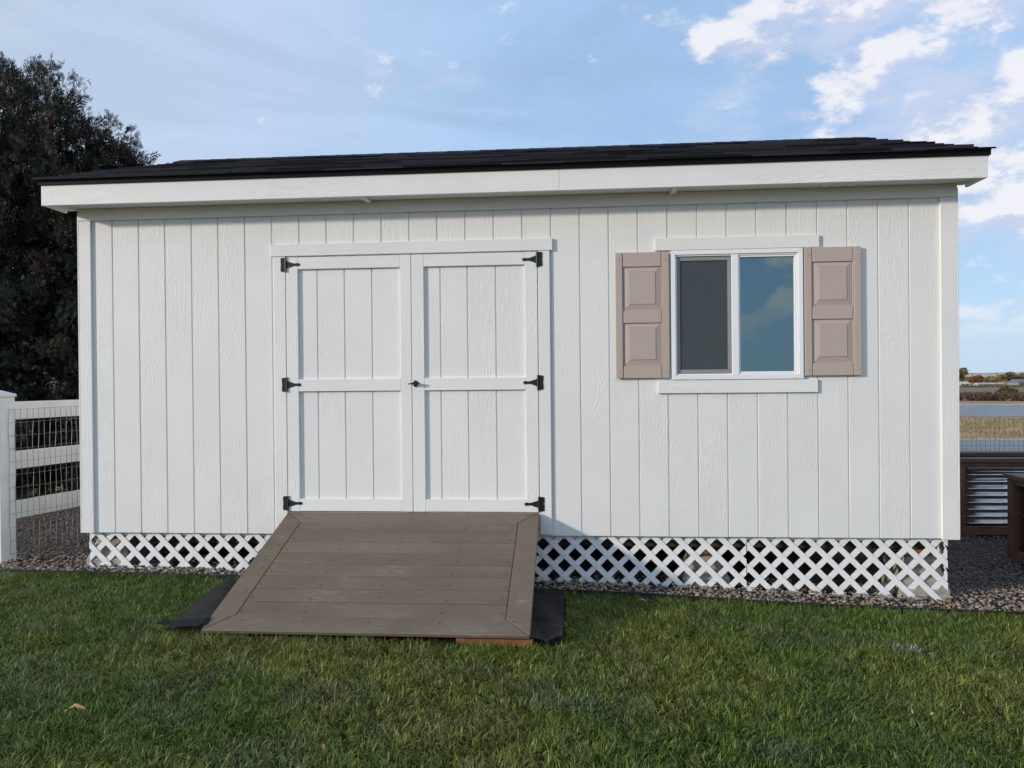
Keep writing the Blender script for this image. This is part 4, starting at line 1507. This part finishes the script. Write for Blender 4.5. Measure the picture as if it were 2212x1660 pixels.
YG = [(.20, .16, .055), (.16, .15, .06), (.24, .19, .07)]
OR = [(.26, .11, .04), (.22, .09, .035), (.19, .10, .05)]
GO = [(.42, .28, .07), (.38, .26, .09), (.30, .22, .09)]
PA = [(.27, .24, .15), (.22, .21, .13), (.19, .19, .11)]
DK = [(.07, .065, .05), (.09, .075, .06), (.06, .07, .05)]
S = 450.0
kx = S / 1600.0 * 1.13     # metres per pixel at that distance
far_tree(2076, 831, S, 26 * kx, 29 * kx, YG, 'tall yellow-green tree beyond the field, hard by the shed corner', 1, .12)
far_tree(2093, 830, S + 60, 11 * kx, 11 * kx, GO, 'small golden tree between the tall yellow-green tree and the russet tree', 2)
far_tree(2112, 832, S - 20, 19 * kx, 18 * kx, OR, 'round russet-orange tree beyond the field', 3, .1)
far_tree(2130, 829, S + 40, 17 * kx, 13 * kx, PA, 'pale olive tree right beside the russet tree', 4)
far_tree(2149, 828, S + 40, 18 * kx, 15 * kx, GO, 'wide golden-yellow tree behind the middle utility pole', 5)
far_tree(2172, 831, S, 26 * kx, 20 * kx, YG, 'broad olive tree between golden tree and the dark grove', 6)
far_tree(2192, 833, S - 30, 22 * kx, 14 * kx, DK, 'low dark bare tree in front of the last pole', 7, .1)
far_tree(2207, 829, S + 60, 22 * kx, 15 * kx, OR, 'low rust tree behind the dark bare tree', 8)
far_tree(2030, 831, S + 10, 30 * kx, 24 * kx, PA, 'pale rounded tree far behind the shed', 9)
far_tree(2238, 831, S, 34 * kx, 24 * kx, YG, 'large olive tree past the dark grove', 10)
far_tree(2152 + 22, 850, 118, 2.6, 1.6, [(.17, .13, .06), (.13, .10, .05)], 'lone scrubby bush standing in the brown brush', 12, .05)


BACK = [(2085, 17, 14, GO, 'short golden tree filling in behind the tall yellow-green tree'), (2103, 15, 12, YG, 'olive tree just behind the russet tree'),
        (2122, 16, 14, GO, 'yellow tree peeping out behind the russet and pale olive trees'), (2139, 15, 15, YG, 'green-gold tree next to the wide golden tree'),
        (2160, 15, 17, GO, 'bright yellow tree left of the broad olive tree'), (2183, 17, 17, PA, 'pale tree behind the low dark bare tree'),
        (2198, 15, 16, GO, 'gold tree topping the dark grove'), (2215, 18, 18, PA, 'pale tree past the last utility pole'), (2054, 20, 18, GO, 'golden tree far behind the shed wall')]
for i_, (px_, w_, h_, cs_, lab_) in enumerate(BACK):
    far_tree(px_, 830, S + 95, w_ * kx * 1.15, h_ * kx * 1.15, cs_, lab_, 40 + i_, .12)


def utility_pole(px, dist, h, label):
    P = at_dist(px, 830, dist)
    z = float(terrain_z(np.array(P.x), np.array(P.y)))
    t = empty('utility_pole', (P.x, P.y, z - .2))
    tag(t, label, 'utility pole', 'utility poles beyond the field')
    V, F = lathe([(0, .15), (-h * .5, .13), (-h, .10)], 8)
    V = [(v[0], v[2], -v[1]) for v in V]
    mesh_from('shaft', V, [tuple(reversed(f)) for f in F], M['pole'], t)
    box('crossarm', (-.8, -.07, h - .7), (.8, .07, h - .55), M['pole'], t, .01)
utility_pole(2068 + 33, 420, 6.4, 'utility pole standing over the russet tree')
utility_pole(2153, 420, 6.8, 'utility pole rising out of the golden tree')
utility_pole(2205, 420, 6.8, 'utility pole rising over the dark grove')


def far_house(px, py, dist, w, d, h, wall, roof_c, label):
    P = at_dist(px, py, dist)
    z = float(terrain_z(np.array(P.x), np.array(P.y)))
    t = empty('farm_building', (P.x, P.y, z - .1), .3)
    tag(t, label, 'building', 'farm buildings beyond the field')
    box('wall', (-w / 2, -d / 2, 0), (w / 2, d / 2, h), simple('far_wall', wall, .8, .05, .5, 0), t, .02)
    V = [(-w / 2 - .3, -d / 2 - .4, h + .01), (w / 2 + .3, -d / 2 - .4, h + .01), (w / 2 + .3, d / 2 + .4, h + .01), (-w / 2 - .3, d / 2 + .4, h + .01), (-w / 2 - .3, 0, h + d * .28), (w / 2 + .3, 0, h + d * .28)]
    mesh_from('roof', V, [(3, 2, 1, 0), (0, 1, 5, 4), (2, 3, 4, 5), (1, 2, 5), (3, 0, 4)], simple('far_roof', roof_c, .8, .08, .5, 0), t)
    for k in (-.25, .2):
        box('window', (w * k - .5, -d / 2 - .04, h * .35), (w * k + .5, -d / 2 - .002, h * .75), M['dark'], t, 0)
far_house(2078, 833, 400, 5, 4, 1.3, (.45, .45, .45), (.5, .5, .52), 'low white farm building under the tall yellow-green tree')
far_house(2205, 831, 390, 8, 5, 1.9, (.25, .25, .27), (.16, .17, .2), 'low grey farm house among the dark grove')
far_house(2136, 832, 430, 15, 3, 1.0, (.40, .35, .31), (.42, .40, .40), 'long low pale shed behind the brown brush')


def far_car(px, dist, label):
    P = at_dist(px, 833, dist)
    z = float(terrain_z(np.array(P.x), np.array(P.y)))
    t = empty('parked_car', (P.x, P.y, z), .2)
    tag(t, label, 'car', 'parked cars far beyond the field')
    prof = [(-2.2, .35), (-2.25, .8), (-1.3, .95), (-.8, 1.5), (1.0, 1.5), (1.6, 1.0), (2.2, .9), (2.2, .35)]
    prism('body', [(p[0], p[1]) for p in prof], -.85, .85, M['vinyl'], t, bev=.05)
    prism('window', [(-1.15, 1.0), (-.75, 1.42), (.95, 1.42), (1.4, 1.02)], -.87, -.855, M['dark'], t)
    for xw in (-1.35, 1.35):
        V, F = lathe([(.9, .33), (-.9, .33)], 12)
        F.append(tuple(range(11, -1, -1)))
        mesh_from('wheel', [(v[0], v[1], v[2]) for v in V], F, M['edging'], t, (xw, 0, .33))
far_car(2197, 425, 'white car parked in front of the dark grove')
far_car(2206, 405, 'white car parked below the grey farm house')

# brush band and dry straw: nobody could count it
def tufts(name, n, ang0, ang1, d0, d1, h, cols, mat, seed, w=.02, blades=5):
    rg = np.random.default_rng(seed)
    d = np.sqrt(rg.uniform(d0 ** 2, d1 ** 2, n)); a = np.radians(rg.uniform(ang0, ang1, n))
    X = CAM[0] + np.sin(a) * d; Y = CAM[1] + np.cos(a) * d
    Z = terrain_z(X, Y)
    X = np.repeat(X, blades); Y = np.repeat(Y, blades); Z = np.repeat(Z, blades); m_ = len(X)
    pos = np.stack([X + rg.normal(0, h * .35, m_), Y + rg.normal(0, h * .35, m_), Z - .02], 1)
    dirs = np.stack([rg.normal(0, .5, m_), rg.normal(0, .5, m_), np.ones(m_)], 1)
    T = np.array([(-.5 * w, 0, 0), (.5 * w, 0, 0), (.1, .1, 1.0)]); F = np.array([(0, 1, 2)])
    V, FF = place(T, F, pos, dirs, rg.uniform(.5, 1.3, m_) * h, rg.uniform(0, 6, m_), rg)
    cc = np.array(cols)[rg.integers(0, len(cols), m_)] * rg.uniform(.6, 1.2, m_)[:, None]
    o = fast(name, V, FF, mat, col=np.repeat(cc, 3, 0)); o['kind'] = 'stuff'
    return o
o = tufts('field_stubble', 9000, 18, 40, 10.5, 45, .16, [(.50, .38, .20), (.40, .29, .15), (.26, .17, .10), (.46, .39, .2)], M['straw'], 3, .12, 4)
o['label'] = 'dry straw stubble on the field beyond the fence'; o['category'] = 'stubble'
o = tufts('brown_brush', 6000, 18, 40, 97, 112, .85, [(.15, .085, .06), (.19, .11, .08), (.10, .065, .045), (.085, .07, .04)], M['straw'], 4, .35, 4)
o['label'] = 'band of brown dead brush across the far field'; o['category'] = 'brush'
o = tufts('hedge_scrub', 2500, 18, 40, 330, 380, .8, [(.10, .10, .05), (.14, .12, .06), (.17, .12, .08)], M['straw'], 6, .6, 4)
o['label'] = 'low scrub in front of the far trees'; o['category'] = 'scrub'
# dead grass behind the left fence
def dead_grass():
    rg = np.random.default_rng(9)
    n = 2600
    X = rg.uniform(-3.2, -.5, n); Y = rg.uniform(.5, 3.6, n)
    pos = np.stack([X, Y, g(X) - .02], 1)
    dirs = np.stack([rg.normal(0, .8, n), rg.normal(0, .8, n), np.ones(n)], 1)
    T = np.array([(-.012, 0, 0), (.012, 0, 0), (.1, .15, 1.0)]); F = np.array([(0, 1, 2)])
    keep = (X < -0.96 + (Y - .2) * .22) & (rg.random(n) < .7)
    pos, dirs = pos[keep], dirs[keep]; n = len(pos)
    V, FF = place(T, F, pos, dirs, rg.uniform(.06, .22, n), rg.uniform(0, 6, n), rg)
    cc = np.array([.17, .11, .055]) * rg.uniform(.5, 1.4, n)[:, None]
    o = fast('dead_grass', V, FF, M['straw'], col=np.repeat(cc, 3, 0)); o['kind'] = 'stuff'
    o['label'] = 'dry brown grass and litter under the conifer'; o['category'] = 'dry grass'
dead_grass()
